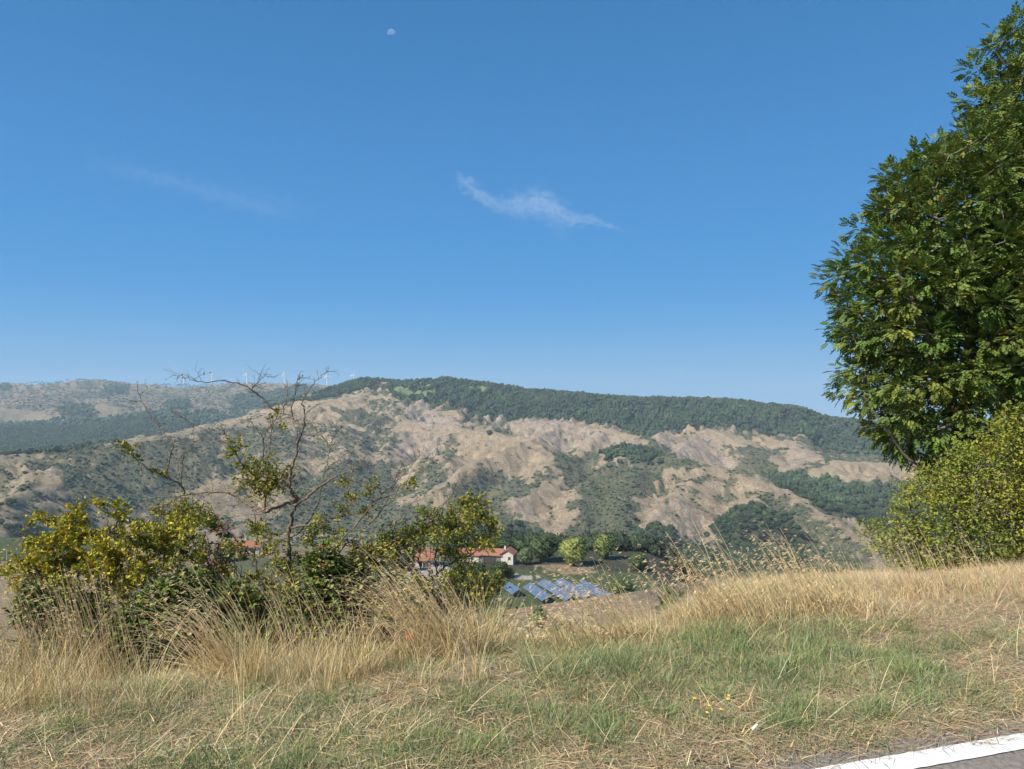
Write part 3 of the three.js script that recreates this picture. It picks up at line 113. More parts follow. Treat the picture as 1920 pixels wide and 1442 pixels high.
function height(x, z) {
  hollow = 0;
  const d = -z, q = fromRoad(x, z);
  const e = mix(q + 2.8, d, sstep(10, 60, d)), t = x / Math.max(d, 1);
  const l = sstep(-0.38, -0.6, t), r = sstep(0.18, 0.32, t);
  let h = mix(mix(table(NEARM, e), table(NEARL, e), l), table(NEARR, e), r);
  if (d > 15 && d < 420) {
    h += 6.5 * Math.exp(-(((x - 40) / 38) ** 2) - ((d - 100) / 32) ** 2);        // the knoll with the green field
    h += fbm(noiseA, x / 60, z / 60, 2) * 0.9 * sstep(15, 60, d);
  }
  if (d < 40) h += fbm(noiseA, x / 2.2, z / 2.2, 3) * 0.045 * sstep(0.15, 1.2, q) + fbm(noiseB, x / 6, z / 6, 2) * 0.07 * sstep(0.5, 2.5, q);
  if (d > 520) {
    const wx = x + 14 * noiseB(x / 200, z / 200) + 7 * noiseA(x / 60, z / 60), wz = z + 14 * noiseC(x / 200, z / 200) + 7 * noiseC(x / 60, z / 60);
    let m = baseH(x, d) + 8 * fbm(noiseC, x / 320, z / 320, 2), n = 0;
    for (const [slope, round, p, b] of RIDGES) {
      n++;
      if (wx < b[0] || wx > b[1] || wz < b[2] || wz > b[3]) continue;
      let best = 1e12, crest = 0, along = 0;
      for (let i = 1; i < p.length; i++) {
        const ax = p[i - 1][0], az = p[i - 1][2], vx = p[i][0] - ax, vz = p[i][2] - az;
        const s = clamp(((wx - ax) * vx + (wz - az) * vz) / (vx * vx + vz * vz), 0, 1), ex = wx - ax - s * vx, ez = wz - az - s * vz, dd = ex * ex + ez * ez;
        if (dd < best) { best = dd; crest = mix(p[i - 1][1], p[i][1], s); along = mix(p[i - 1][3], p[i][3], s) + (vx * ez - vz * ex > 0 ? 900 : 0); }
      }
      // side spurs and gullies that branch off the crest
      const away = Math.sqrt(best), rib = Math.abs(noiseA((along + 0.25 * away) / 62, n * 7.3 + away / 500)), fine = Math.abs(noiseB(along / 21, n * 3.1 + away / 130));
      const v = crest - slope * (Math.sqrt(best + round * round) - round) + sstep(8, 70, away) * ((0.32 - rib) * 19 + (0.3 - fine) * 9);
      if (v > m) hollow = sstep(8, 70, away) * sstep(0.25, 0.75, rib);
      m = smax(m, v, 7);
    }
    const gy = 1 - Math.abs(fbm(noiseB, x / 150 + 0.3 * noiseA(x / 90, z / 90), z / 210, 2)), g2 = 1 - Math.abs(noiseA(x / 48, z / 80));
    m += (gy - 0.75) * 7 + (g2 - 0.7) * 3 + 1.0 * noiseC(x / 22, z / 22) + 3.4 * (0.6 - Math.abs(fbm(noiseC, x / 30 + 0.5 * noiseA(x / 60, z / 60), z / 90, 2)));
    h = d < 1400 ? smax(h, m, 20) : m;
  }
  return h;
}
// ---------------------------------------------------------------- helpers for things
const taken = new Map();
const numbered = (n) => { const k = taken.get(n) ?? 0; taken.set(n, k + 1); return k ? n + '_' + String(k).padStart(3, '0') : n; };
function tag(o, label, category, group) { o.userData.label = label; o.userData.category = category; if (group) o.userData.group = group; return o; }
function shade(o) { o.castShadow = true; o.receiveShadow = true; return o; }
function mesh(name, geo, mat, parent = scene) { const m = shade(new THREE.Mesh(geo, mat)); m.name = parent === scene ? numbered(name) : name; parent.add(m); return m; }
function thing(name, label, category, p = [0, 0, 0], turn = 0, group) {
  const o = new THREE.Group(); o.name = numbered(name); o.position.set(...p); o.rotation.y = turn; scene.add(o);
  return tag(o, label, category, group);
}
const kind = (o, k) => { o.userData.kind = k; return o; };
const lin = (r, g, b) => new THREE.Color().setRGB(r, g, b);
const matte = (c, o = {}) => new THREE.MeshStandardMaterial({ color: c, roughness: 1, metalness: 0, ...o });
function geometry(pos, idx, col, uv) {
  const g = new THREE.BufferGeometry();
  g.setAttribute('position', new THREE.Float32BufferAttribute(pos, 3));
  if (uv) g.setAttribute('uv', new THREE.Float32BufferAttribute(uv, 2));
  if (col) g.setAttribute('color', new THREE.Float32BufferAttribute(col, 3));
  if (idx) g.setIndex(idx);
  g.computeVertexNormals();
  return g;
}
// a grey speckle texture that multiplies the colour (mean about 0.8)
function speckle(size, seed, coarse, fine, lo, hi, tint = [1, 1, 1]) {
  const n = createNoise2D(rng(seed)), r = rng(seed + 1), d = new Uint8Array(size * size * 4);
  const wrap = (x, y, f) => { const u = x / size, v = y / size, a = n(u * f, v * f), b = n((u - 1) * f, v * f), c = n(u * f, (v - 1) * f), e = n((u - 1) * f, (v - 1) * f); return mix(mix(a, b, u), mix(c, e, u), v); };
  for (let y = 0; y < size; y++) for (let x = 0; x < size; x++) {
    const s = 0.5 + 0.26 * wrap(x, y, coarse) + 0.22 * wrap(x, y, coarse * 4.3) + fine * (r() - 0.5);
    const k = clamp(mix(lo, hi, s), 0, 1), o = (y * size + x) * 4;
    for (let i = 0; i < 3; i++) d[o + i] = 255 * clamp(k * tint[i], 0, 1);
    d[o + 3] = 255;
  }
  const t = new THREE.DataTexture(d, size, size);
  t.wrapS = t.wrapT = THREE.RepeatWrapping; t.magFilter = THREE.LinearFilter; t.needsUpdate = true;
  return t;
}
// ---------------------------------------------------------------- what grows where
for (const c of COVER) {
  const p = c[2]; let a = 1e9, b = -1e9, e = 1e9, f = -1e9;
  for (let i = 0; i < p.length; i += 2) { a = Math.min(a, p[i]); b = Math.max(b, p[i]); e = Math.min(e, p[i + 1]); f = Math.max(f, p[i + 1]); }
  c.push([a, b, e, f]);
}
function inside(p, x, z) {
  let k = false;
  for (let i = 0, j = p.length - 2; i < p.length; j = i, i += 2) if ((p[i + 1] > z) !== (p[j + 1] > z) && x < (p[j] - p[i]) * (z - p[i + 1]) / (p[j + 1] - p[i + 1]) + p[i]) k = !k;
  return k;
}
function coverAt(x, z) {
  const hol = hollow;                                                // of the point whose height was asked last
  const d = -z, far = sstep(350, 700, d), a = 3 + 13 * far, s = 10 + 40 * far;
  const wx = x + a * fbm(noiseA, x / s, z / s, 2), wz = z + 1.5 * a * fbm(noiseB, x / s, z / s, 2);
  const out = { forest: 0, scrub: 0, clay: 0, field: 0, meadow: 0, green: 0, wheat: 0, gravel: 0, bare: 0 };
  for (const [c, v, p, b] of COVER) if (wx > b[0] && wx < b[1] && wz > b[2] && wz < b[3] && inside(p, wx, wz)) {
    if (c !== 'scrub' && c !== 'clay') for (const k in out) out[k] = 0;
    if (c === 'scrub') out.bare = 0;
    out[c] = Math.max(out[c], v);
    if (c === 'clay') out.scrub *= 0.3;
  }
  // scattered scrub elsewhere, thicker in the hollows
  if (d > 14 && d <= 500 && !out.green && !out.wheat && !out.gravel) out.scrub = 0.25 + 0.4 * fbm(noiseC, x / 25, z / 25, 2);
  if (d > 500 && !out.forest && !out.field && !out.meadow && !out.green && !out.wheat) {
    const patch = fbm(noiseC, x / 130, z / 190, 3);
    out.scrub = Math.max(out.scrub, (0.19 + 0.42 * sstep(-0.1, 0.5, patch)) * (1 - 0.7 * out.clay) * (out.bare ? 0.35 : 1));
    out.scrub += 0.62 * hol * (1 - 0.5 * out.clay) * (out.bare ? 0.5 : 1);
    if (d > 3000) out.scrub = Math.max(out.scrub, 0.24 + 0.5 * patch);
    out.scrub = sstep(-0.09, 0.09, out.scrub - 0.5 + 0.62 * fbm(noiseC, x / 34 + 7, z / 55, 3) + 0.14 * noiseB(x / 7, z / 9)) * (out.scrub > 0.02 ? 1 : 0);
  }
  return out;
}
const SOIL = { dry: [.41, .312, .198], dry2: [.335, .245, .155], pale: [.48, .385, .26], clayA: [.385, .30, .23], clayB: [.42, .385, .35], clayC: [.30, .195, .145], scrub: [.095, .11, .06], forest: [.045, .06, .03], field: [.42, .325, .20], meadow: [.21, .26, .10], green: [.10, .135, .05], wheat: [.42, .31, .18], gravel: [.60, .55, .48], verge: [.31, .24, .17] };
function groundColor(x, z, c) {
  const d = -z, a = fbm(noiseA, x / 90, z / 60, 3), b = fbm(noiseB, x / 17, z / 25, 2), e = [0, 0, 0];
  const blend = (k, t) => { const s = SOIL[k]; for (let i = 0; i < 3; i++) e[i] = mix(e[i], s[i], t); };
  if (d < 14 && d > -60) { blend('verge', 1); blend('dry', 0.3 + 0.3 * b); return e; }
  blend('dry', 1); blend('dry2', sstep(-0.1, 0.7, a) * 0.8); blend('pale', sstep(0.1, 0.7, -b) * 0.7); blend('scrub', 0.35 * sstep(0.2, 0.8, fbm(noiseC, x / 9, z / 14, 2)) * (d > 300 ? 1 : 0.3));
  if (c.clay) { blend('clayA', c.clay * 0.8); blend('clayB', c.clay * sstep(0.05, 0.5, fbm(noiseC, x / 15, z / 55, 2))); blend('clayC', c.clay * 0.7 * sstep(0.1, 0.6, fbm(noiseA, x / 22, z / 70 + 9, 2))); }
  if (d > 500) { const g = fbm(noiseB, x / 13 + 0.4 * noiseA(x / 40, z / 40), z / 46, 2); blend('dry2', 0.7 * sstep(0.1, 0.5, g)); blend('pale', 0.6 * sstep(0.1, 0.5, -g)); }
  blend('scrub', clamp(c.scrub * 0.85 + 0.2 * b * (c.scrub > 0.15 ? 1 : 0), 0, 0.92));
  blend('forest', c.forest * 0.9);
  for (const k of ['field', 'meadow', 'green', 'wheat', 'gravel']) if (c[k]) blend(k, c[k]);
  if (c.field || c.wheat) { const s = 1 + 0.05 * Math.sin((x * 0.8 + z * 0.6) * (d < 500 ? 1.1 : 0.35)) + 0.07 * a; for (let i = 0; i < 3; i++) e[i] *= s; }
  return e;
}
// ---------------------------------------------------------------- the ground, one sheet to beyond the far ridge, finer where it is near
const rings = [];
for (let r = 0.5; r < 5700;) { rings.push(r); r += r < 10 ? 0.1 : r < 110 ? 0.025 * r : r < 330 ? 0.012 * r : r < 880 ? 0.02 * r : r < 2500 ? 6 : r < 4800 ? 20 : 0.06 * r; }
const spokes = [];
for (let a = -180; a < 180;) { spokes.push(a * Math.PI / 180); a += Math.abs(a) < 46 || (a < 0 && a > -47) ? 0.16 : 3; }
{
  const nr = rings.length, ns = spokes.length, pos = new Float32Array(nr * ns * 3), col = new Float32Array(nr * ns * 3), uv = new Float32Array(nr * ns * 2);
  for (let i = 0; i < nr; i++) for (let j = 0; j < ns; j++) {
    const r = rings[i], x = r * Math.sin(spokes[j]), z = -r * Math.cos(spokes[j]), o = i * ns + j;
    let y = height(x, z);
    const c = coverAt(x, z);
    if (c.clay) y += c.clay * (5.5 * (0.5 - Math.abs(fbm(noiseB, x / 26, z / 85, 2))) + 1.6 * noiseC(x / 8, z / 24));
    if (z > -14) { const q = fromRoad(x, z); y -= 0.05 * sstep(0.26, 0.1, q) * sstep(-6.6, -6.3, q); }
    pos.set([x, y, z], o * 3); col.set(groundColor(x, z, c), o * 3); uv.set([x, -z], o * 2);
  }
  const sheet = (name, i0, i1, tex, repeat) => {
    const idx = [];
    for (let i = i0; i < i1; i++) for (let j = 0; j < ns; j++) { const k = (j + 1) % ns, a = i * ns + j, b = i * ns + k, c = a + ns, e = b + ns; idx.push(a, b, c, b, e, c); }
    const base = i0 * ns, n = (i1 - i0 + 1) * ns;
    const g = new THREE.BufferGeometry();
    g.setAttribute('position', new THREE.BufferAttribute(pos.slice(base * 3, (base + n) * 3), 3));
    g.setAttribute('color', new THREE.BufferAttribute(col.slice(base * 3, (base + n) * 3), 3));
    g.setAttribute('uv', new THREE.BufferAttribute(uv.slice(base * 2, (base + n) * 2), 2));
    g.setIndex(idx.map((v) => v - base)); g.computeVertexNormals();
    const map = tex.clone(); map.repeat.set(1 / repeat, 1 / repeat); map.needsUpdate = true;
    const m = mesh(name, g, matte(lin(1.2, 1.2, 1.2), { vertexColors: true, map, bumpMap: map, bumpScale: repeat * 0.03 }));
    return kind(m, 'structure');
  };
  const at = (r) => rings.findIndex((v) => v >= r);
  const fine = speckle(512, 31, 9, 0.5, 0.45, 1.15), coarse = speckle(512, 41, 11, 0.7, 0.25, 1.4);
  sheet('grass_verge_ground', 0, at(14), fine, 1.7);
  sheet('valley_ground', at(14), at(560), coarse, 23);
  sheet('hillside_ground', at(560), at(2800), coarse, 53);
  sheet('far_ridge_ground', at(2800), nr - 1, coarse, 160);
}
// ---------------------------------------------------------------- far woods and scrub
const dummy = new THREE.Object3D(), tint = new THREE.Color();
function lumpyCrown(seed, detail, w, h, rough) {
  const g = new THREE.IcosahedronGeometry(1, detail), n = createNoise2D(rng(seed)), p = g.attributes.position, m = createNoise2D(rng(seed + 50));
  for (let i = 0; i < p.count; i++) {
    const x = p.getX(i), y = p.getY(i), z = p.getZ(i), a = Math.atan2(z, x);
    let k = 1 + rough * (0.6 * n(x * 1.3 + 3 * y, z * 1.3 - y) + 0.5 * m(x * 3.1 + y * 4, z * 3.1 + y));
    if (y < 0) k *= 1 + 0.18 * y;
    p.setXYZ(i, x * k * w, 0.56 * h + y * k * h * 0.5, z * k * w);
  }
  g.computeVertexNormals();
  return g;
}
class Strips {                                                      // many small curved strips in one geometry
  constructor() { this.p = []; this.c = []; this.i = []; }
  blade(b, az, len, w, tilt, bend, col, seg = 3, twist = 0) {       // grows from b, leaning `tilt` towards azimuth az and bending over
    const n0 = this.p.length / 3, sx = Math.sin(az), sz = -Math.cos(az);
    let x = b[0], y = b[1], z = b[2], a = tilt;
    const px = Math.cos(az + twist), pz = Math.sin(az + twist);
    for (let k = 0; k <= seg; k++) {
      const t = k / seg, ww = w * 0.5 * (k === seg ? 0 : 1 - 0.75 * t * t);
      if (k === seg) { this.p.push(x, y, z); this.c.push(...col); } else {
        this.p.push(x - px * ww, y, z - pz * ww, x + px * ww, y, z + pz * ww); this.c.push(...col, ...col);
      }
      const l = len / seg; x += sx * Math.sin(a) * l; y += Math.cos(a) * l; z += sz * Math.sin(a) * l; a += bend / seg;
    }
    for (let k = 0; k < seg; k++) {
      const a0 = n0 + 2 * k;
      if (k === seg - 1) this.i.push(a0, a0 + 1, a0 + 2); else this.i.push(a0, a0 + 1, a0 + 2, a0 + 1, a0 + 3, a0 + 2);
    }
    return [x, y, z];
  }
  flake(b, u, v, col) {                                             // a pointed leaf or spikelet: axis u, half-width v
    const n = this.p.length / 3;
    this.p.push(...b, b[0] + u[0] * .45 + v[0], b[1] + u[1] * .45 + v[1], b[2] + u[2] * .45 + v[2], b[0] + u[0], b[1] + u[1], b[2] + u[2], b[0] + u[0] * .45 - v[0], b[1] + u[1] * .45 - v[1], b[2] + u[2] * .45 - v[2]);
    for (let k = 0; k < 4; k++) this.c.push(...col);
    this.i.push(n, n + 1, n + 2, n, n + 2, n + 3);
  }
  build() { return geometry(this.p, this.i, this.c); }
}
const ball = (r) => { let x, y, z; do { x = 2 * r() - 1; y = 2 * r() - 1; z = 2 * r() - 1; } while (x * x + y * y + z * z > 1); return new THREE.Vector3(x, y, z); };
function roundCrown(seed, flakes, w, h, size, detail = 4, rough = 0.42) {
  const g = lumpyCrown(seed, detail, w * .42, h * .86, rough), r = rng(seed), n = createNoise2D(rng(seed)), s = new Strips(), p = g.attributes.position;
  for (let k = 0; k < flakes; k++) {
    const i = Math.floor(r() * p.count), b = new THREE.Vector3(p.getX(i), p.getY(i), p.getZ(i)), c = new THREE.Vector3(0, h * .5, 0), o = b.clone().sub(c).normalize();
    b.addScaledVector(o, (r() - .55) * w * .08); const u = o.clone().add(ball(r)).normalize().multiplyScalar(size * (.6 + .8 * r())), v = new THREE.Vector3().crossVectors(u, ball(r)).normalize().multiplyScalar(size * .4);
    s.flake([b.x, b.y, b.z], [u.x, u.y, u.z], [v.x, v.y, v.z], Array(3).fill(.75 + .5 * r()));
  }
  const core = g.toNonIndexed ? (g.index ? g.toNonIndexed() : g) : g; core.deleteAttribute('uv'); core.setAttribute('color', new THREE.Float32BufferAttribute(new Float32Array(core.attributes.position.count * 3).fill(1), 3));
  return mergeGeometries([core, s.build().toNonIndexed()]);
}
function scatter(name, geo, mat, list) {
  const m = shade(new THREE.InstancedMesh(geo, mat, list.length)); m.name = numbered(name);
  list.forEach(([x, y, z, s, sy, c], i) => {
    dummy.position.set(x, y, z); dummy.rotation.set(0, (i * 2.39996) % 6.283, 0); dummy.scale.set(s, sy, s); dummy.updateMatrix();
    m.setMatrixAt(i, dummy.matrix); m.setColorAt(i, tint.setRGB(...c));
  });
  scene.add(m); return kind(m, 'stuff');
}
const leafFar = matte(lin(1, 1, 1));
{
  const r = rng(77), wood = [[], [], []], close = [[], []], far = [], bush = [[], []];
  const push = (list, x, z, s, sy, c) => list.push([x, height(x, z) - 0.4, z, s, sy, c]);
  const grid = (d0, d1, step, f) => { for (let d = d0; d < d1; d += step) for (let x = -0.84 * d; x < 0.84 * d; x += step) f(x + (r() - 0.5) * step * 0.9, -(d + (r() - 0.5) * step * 0.9)); };
  grid(296, 2750, 6.4, (x, z) => {
    if (z > -560 && (x / -z < -0.12 || coverAt(x, z).forest < 0.5)) return;
    height(x, z); const c = coverAt(x, z);
    if (c.forest > 0.3) {
      if (r() > 0.93) return;
      const s = 2.7 + 2.3 * r() ** 2, k = (0.6 + 0.7 * r()) * (1 + 0.5 * fbm(noiseA, x / 110, z / 140, 3)), y = r() < 0.12 ? 1.5 : 1;
      push(z > -1150 ? close[Math.floor(r() * 2)] : wood[Math.floor(r() * 3)], x, z, s, z > -1150 ? s * (1.25 + 0.5 * r()) : (5.5 + 5 * r()), [.040 * k * y, .064 * k * y, .030 * k]);
    } else if (c.scrub > 0.3 && r() < 0.85) {
      const s = 0.9 + 1.7 * r() ** 2, k = 0.7 + 0.6 * r();
      push(bush[Math.floor(r() * 2)], x, z, s * 1.2, s * (1.0 + 0.7 * r()), [.066 * k, .09 * k, .04 * k]);
    } else if (r() < 0.05 && !c.field && !c.meadow && !c.green && !c.wheat) { const s = 0.6 + 1.2 * r(), k = 0.7 + 0.6 * r(); push(bush[0], x, z, s * 1.2, s, [.08 * k, .10 * k, .045 * k]); }
  });
  grid(2750, 4650, 17, (x, z) => {
    if (x > 600) return;
    height(x, z); const c = coverAt(x, z), k = 0.6 + 0.8 * r(), q = 1 + 0.45 * fbm(noiseB, x / 120, z / 200, 2);
    if (c.forest > 0.3 && r() < 0.9 * sstep(-0.75, -0.2, fbm(noiseA, x / 150, z / 260, 3))) push(far, x, z, 5 + 6 * r(), 8 + 9 * r(), [.05 * k * q, .08 * k * q, .036 * k * q]);
    else if (!c.forest && r() < c.scrub * 0.7) push(far, x, z, 3 + 5 * r() ** 2, 3.5 + 4 * r(), [.075 * k, .095 * k, .045 * k]);
  });
  const near = [];
  grid(22, 560, 3.2, (x, z) => {
    const d = -z; if (d > 150 && r() < 0.6) return;
    const c = coverAt(x, z), k = 0.7 + 0.6 * r(), y = r() < 0.3 ? 1.35 : 1;
    if (r() < c.scrub * 0.45 - 0.05 && !(d > 195 && d < 290 && Math.abs(x / d) < 0.2)) push(near, x, z, 0.5 + 0.9 * r() * r(), 0.6 + 1.1 * r(), [.085 * k * y, .115 * k * y, .045 * k]);
  });
  const crowns = [lumpyCrown(1, 2, 1, 1, 0.34), lumpyCrown(2, 2, 1, 1, 0.4), lumpyCrown(3, 2, 0.95, 1.1, 0.34)], low = [lumpyCrown(4, 1, 1, 1, 0.4), lumpyCrown(5, 1, 1.1, 0.9, 0.45)];
  wood.forEach((l, i) => tag(scatter('hill_woodland', crowns[i], leafFar, l), 'dark green broadleaf woods covering the opposite hills', 'woodland'));
  const leafy = matte(lin(1, 1, 1), { vertexColors: true, side: THREE.DoubleSide });
  close.forEach((l, i) => tag(scatter('valley_woodland', roundCrown(21 + i, 420, 2.1, 1.05, 0.16, 2), leafy, l), 'dark woods in the valley behind the farm', 'woodland'));
  bush.forEach((l, i) => tag(scatter('hill_scrub', low[i], leafFar, l), 'low green scrub dotted over the dry opposite hillside', 'scrub'));
  tag(scatter('far_ridge_woodland', low[0], leafFar, far), 'hazy woods and scrub on the far ridge under the turbines', 'woodland');
  tag(scatter('slope_scrub', roundCrown(31, 700, 2.1, 1.05, 0.12, 2), leafy, near), 'green scrub on the near slope below the road', 'scrub');
  console.log('woods', near.length, wood.map((l) => l.length), bush.map((l) => l.length), far.length);
}
// ---------------------------------------------------------------- road with its white edge line
{
  const at = (s, q, y) => [ROAD_P[0] + ROAD_U[0] * s - 0.2785 * q, y, ROAD_P[1] + ROAD_U[1] * s - 0.9604 * q];
  const r = rng(301), edge = createNoise2D(rng(302));
  const strip = (name, s0, s1, step, qa, qb, y, mat, cols = 8) => {
    const pos = [], uv = [], idx = [], n = Math.round((s1 - s0) / step);
    for (let i = 0; i <= n; i++) for (let j = 0; j <= cols; j++) {
      const s = s0 + (s1 - s0) * i / n, q = cols === 4 ? [qa(s), -3, -0.3, qb(s), qb(s) + 0.04][j] : mix(qa(s), qb(s), j / cols), drop = typeof y === 'function' ? y(s, j / cols) : y;
      pos.push(...at(s, q, drop)); uv.push(s, q);
      if (i < n && j < cols) { const a = i * (cols + 1) + j; idx.push(a, a + cols + 1, a + 1, a + 1, a + cols + 1, a + cols + 2); }
    }
    const m = mesh(name, geometry(pos, idx, null, uv), mat); return kind(m, 'structure');
  };
  const tar = speckle(512, 61, 12, 0.9, 0.25, 1.35, [1, 0.97, 0.93]); tar.repeat.set(2.2, 2.2);
  strip('road', -45, 70, 0.06, () => -6.2, (s) => 0.13 + 0.05 * edge(s * 1.3, 0) + 0.03 * edge(s * 7, 3), (s, j) => (j > 0.99 ? -0.03 : 0.002), matte(lin(.33, .30, .27), { map: tar, bumpMap: tar, bumpScale: 0.004, side: THREE.DoubleSide }), 4);
  const paint = speckle(512, 71, 10, 0.25, 0.86, 1.02); paint.repeat.set(3, 3);
  strip('road_edge_line', -45, 70, 0.03, (s) => -0.108 + 0.003 * edge(s * 9, 5), (s) => 0.003 * edge(s * 11, 9) + 0.0015 * edge(s * 60, 9), 0.007, matte(lin(.80, .80, .78), { map: paint, roughness: 0.8, bumpMap: tar, bumpScale: 0.0015 }), 3);
  // grit along the broken edge of the tar
  const pebble = new THREE.IcosahedronGeometry(1, 0), n = 2600, m = shade(new THREE.InstancedMesh(pebble, matte(lin(1, 1, 1)), n)); m.name = 'roadside_grit';
  for (let k = 0; k < n; k++) {
    const s = -3 + 9 * r(), q = 0.2 + (r() + r() - 1) * 0.22, p = at(s, q, 0), z = 0.0015 + 0.005 * r() ** 3, b = 0.2 + 0.3 * r();
    dummy.position.set(p[0], (q < 0.12 ? 0.003 : height(p[0], p[2]) - 0.03 * sstep(0.26, 0.1, q)) + z * 0.4, p[2]); dummy.rotation.set(r() * 6, r() * 6, 0); dummy.scale.set(z * 1.3, z * 0.8, z); dummy.updateMatrix(); m.setMatrixAt(k, dummy.matrix); m.setColorAt(k, tint.setRGB(b, b * .93, b * .84));
  }
  scene.add(m); kind(m, 'stuff'); tag(m, 'loose grit along the edge of the road', 'gravel');
}
// ---------------------------------------------------------------- blades, stems and tufts
const vary = (c, k, r) => { const s = 1 - k + 2 * k * r(), h = 1 - k * 0.4 + 0.8 * k * r(); return [c[0] * s * h, c[1] * s, c[2] * s * (2 - h)]; };
const HUE = { green: [.193, .257, .111], grey: [.287, .316, .170], olive: [.386, .351, .152], straw: [.679, .532, .304], pale: [.819, .673, .421], rust: [.526, .363, .234], brown: [.433, .328, .216] };
function tuft(seed, n, l0, l1, spread, tilt, bend, w, hues) {
  const r = rng(seed), g = new Strips();
  for (let k = 0; k < n; k++) {
    const a = r() * 6.283, q = spread * Math.sqrt(r()), out = r() < 0.75 ? a + (r() - 0.5) * 1.4 : r() * 6.283;
    g.blade([Math.sin(a) * q, -0.01, -Math.cos(a) * q], out, mix(l0, l1, r()), w * (0.7 + 0.6 * r()), tilt * (0.25 + r()), bend * (0.3 + r()), vary(HUE[hues[Math.floor(r() * hues.length)]], 0.25, r), 4, (r() - 0.5) * 2.4);
  }
  return g.build();
}
function litter(seed, n, size, hues) {                              // dead stalks lying about
  const r = rng(seed), g = new Strips();
  for (let k = 0; k < n; k++) g.blade([(r() - 0.5) * size, 0.004 + 0.022 * r() * r(), (r() - 0.5) * size], r() * 6.283, 0.03 + 0.11 * r() * r(), 0.0013 + 0.002 * r(), 1.35 + 0.2 * r(), 0.05 + 0.35 * r(), vary(HUE[hues[Math.floor(r() * hues.length)]], 0.25, r), 3, (r() - 0.5));
  return g.build();
}
// a tall dry stalk with a nodding, one-sided panicle; leans towards -x
function oatStem(g, r, b, len, lean, hue) {
  const heads = r() < (lean > 0.55 && b[3] ? 0.85 : 0.3), az = -Math.PI / 2 + (r() - 0.5) * 1.0, col = vary(HUE[hue], 0.2, r), seg = 9, w = 0.0046;
  let x = b[0], y = b[1], z = b[2], a = lean * (0.35 + 0.5 * r());
  const bend = lean * (0.6 + 0.8 * r()), sx = Math.sin(az), sz = -Math.cos(az), px = Math.cos(az), pz = Math.sin(az);
  for (const turn of [0, 1.57]) {
    let X = x, Y = y, Z = z, A = a; const n0 = g.p.length / 3, qx = turn ? sx : px, qz = turn ? sz : pz;
    for (let k = 0; k <= seg; k++) {
      const h = w * 0.5 * (1 - 0.6 * k / seg);
      g.p.push(X - qx * h, Y, Z - qz * h, X + qx * h, Y, Z + qz * h); g.c.push(...col, ...col);
      if (k < seg) { const o = n0 + 2 * k; g.i.push(o, o + 1, o + 2, o + 1, o + 3, o + 2); }
      if (turn && heads && k > seg * 0.6) {
        for (let m = 0; m < 2 + (k % 2); m++) {
          const l = 0.015 + 0.013 * r(), d = A + 0.2 + 0.7 * r(), side = (r() - 0.5) * 1.4, ux = sx * Math.sin(d) * l + px * side * 0.012, uz = sz * Math.sin(d) * l + pz * side * 0.012, uy = Math.cos(d) * l - 0.006;
          const o = [X + (r() - 0.5) * 0.01 + ux * 0.6, Y + uy * 0.6 + (r() - 0.5) * 0.012, Z + uz * 0.6];
          g.flake(o, [ux, uy, uz], [px * 0.0019, 0.001, pz * 0.0019], vary(HUE[r() < 0.4 ? 'rust' : 'straw'], 0.2, r));
        }
      }
      const l = len / seg; X += sx * Math.sin(A) * l; Y += Math.cos(A) * l; Z += sz * Math.sin(A) * l; A += bend * (k > seg * 0.5 ? 1.6 : 0.5) / seg;
    }
  }
  if (r() < 0.8) g.blade([x, y + 0.02, z], r() * 6.283, len * (0.3 + 0.25 * r()), 0.004, 0.3 + 0.4 * r(), 1 + r(), vary(HUE.straw, 0.2, r), 4);
}
const bladeMat = new THREE.MeshPhysicalMaterial({ color: lin(1, 1, 1), roughness: 0.75, vertexColors: true, side: THREE.DoubleSide, transmission: 0.25, thickness: 0, ior: 1.3, specularIntensity: 0.35 });
function sow(name, label, geos, list) {                             // list: [x, z, scale, turn, tint, variant]
  geos.forEach((geo, v) => {
    const l = list.filter((e, i) => i % geos.length === v), m = shade(new THREE.InstancedMesh(geo, bladeMat, l.length)); m.name = numbered(name);
    l.forEach(([x, z, s, turn, c, lean = 0], i) => {
      dummy.position.set(x, height(x, z), z); dummy.rotation.set(0, turn, lean); dummy.scale.setScalar(s); dummy.updateMatrix();
      m.setMatrixAt(i, dummy.matrix); m.setColorAt(i, tint.setRGB(...c));
    });
    scene.add(m); kind(m, 'stuff'); tag(m, label, 'grass');
  });
}
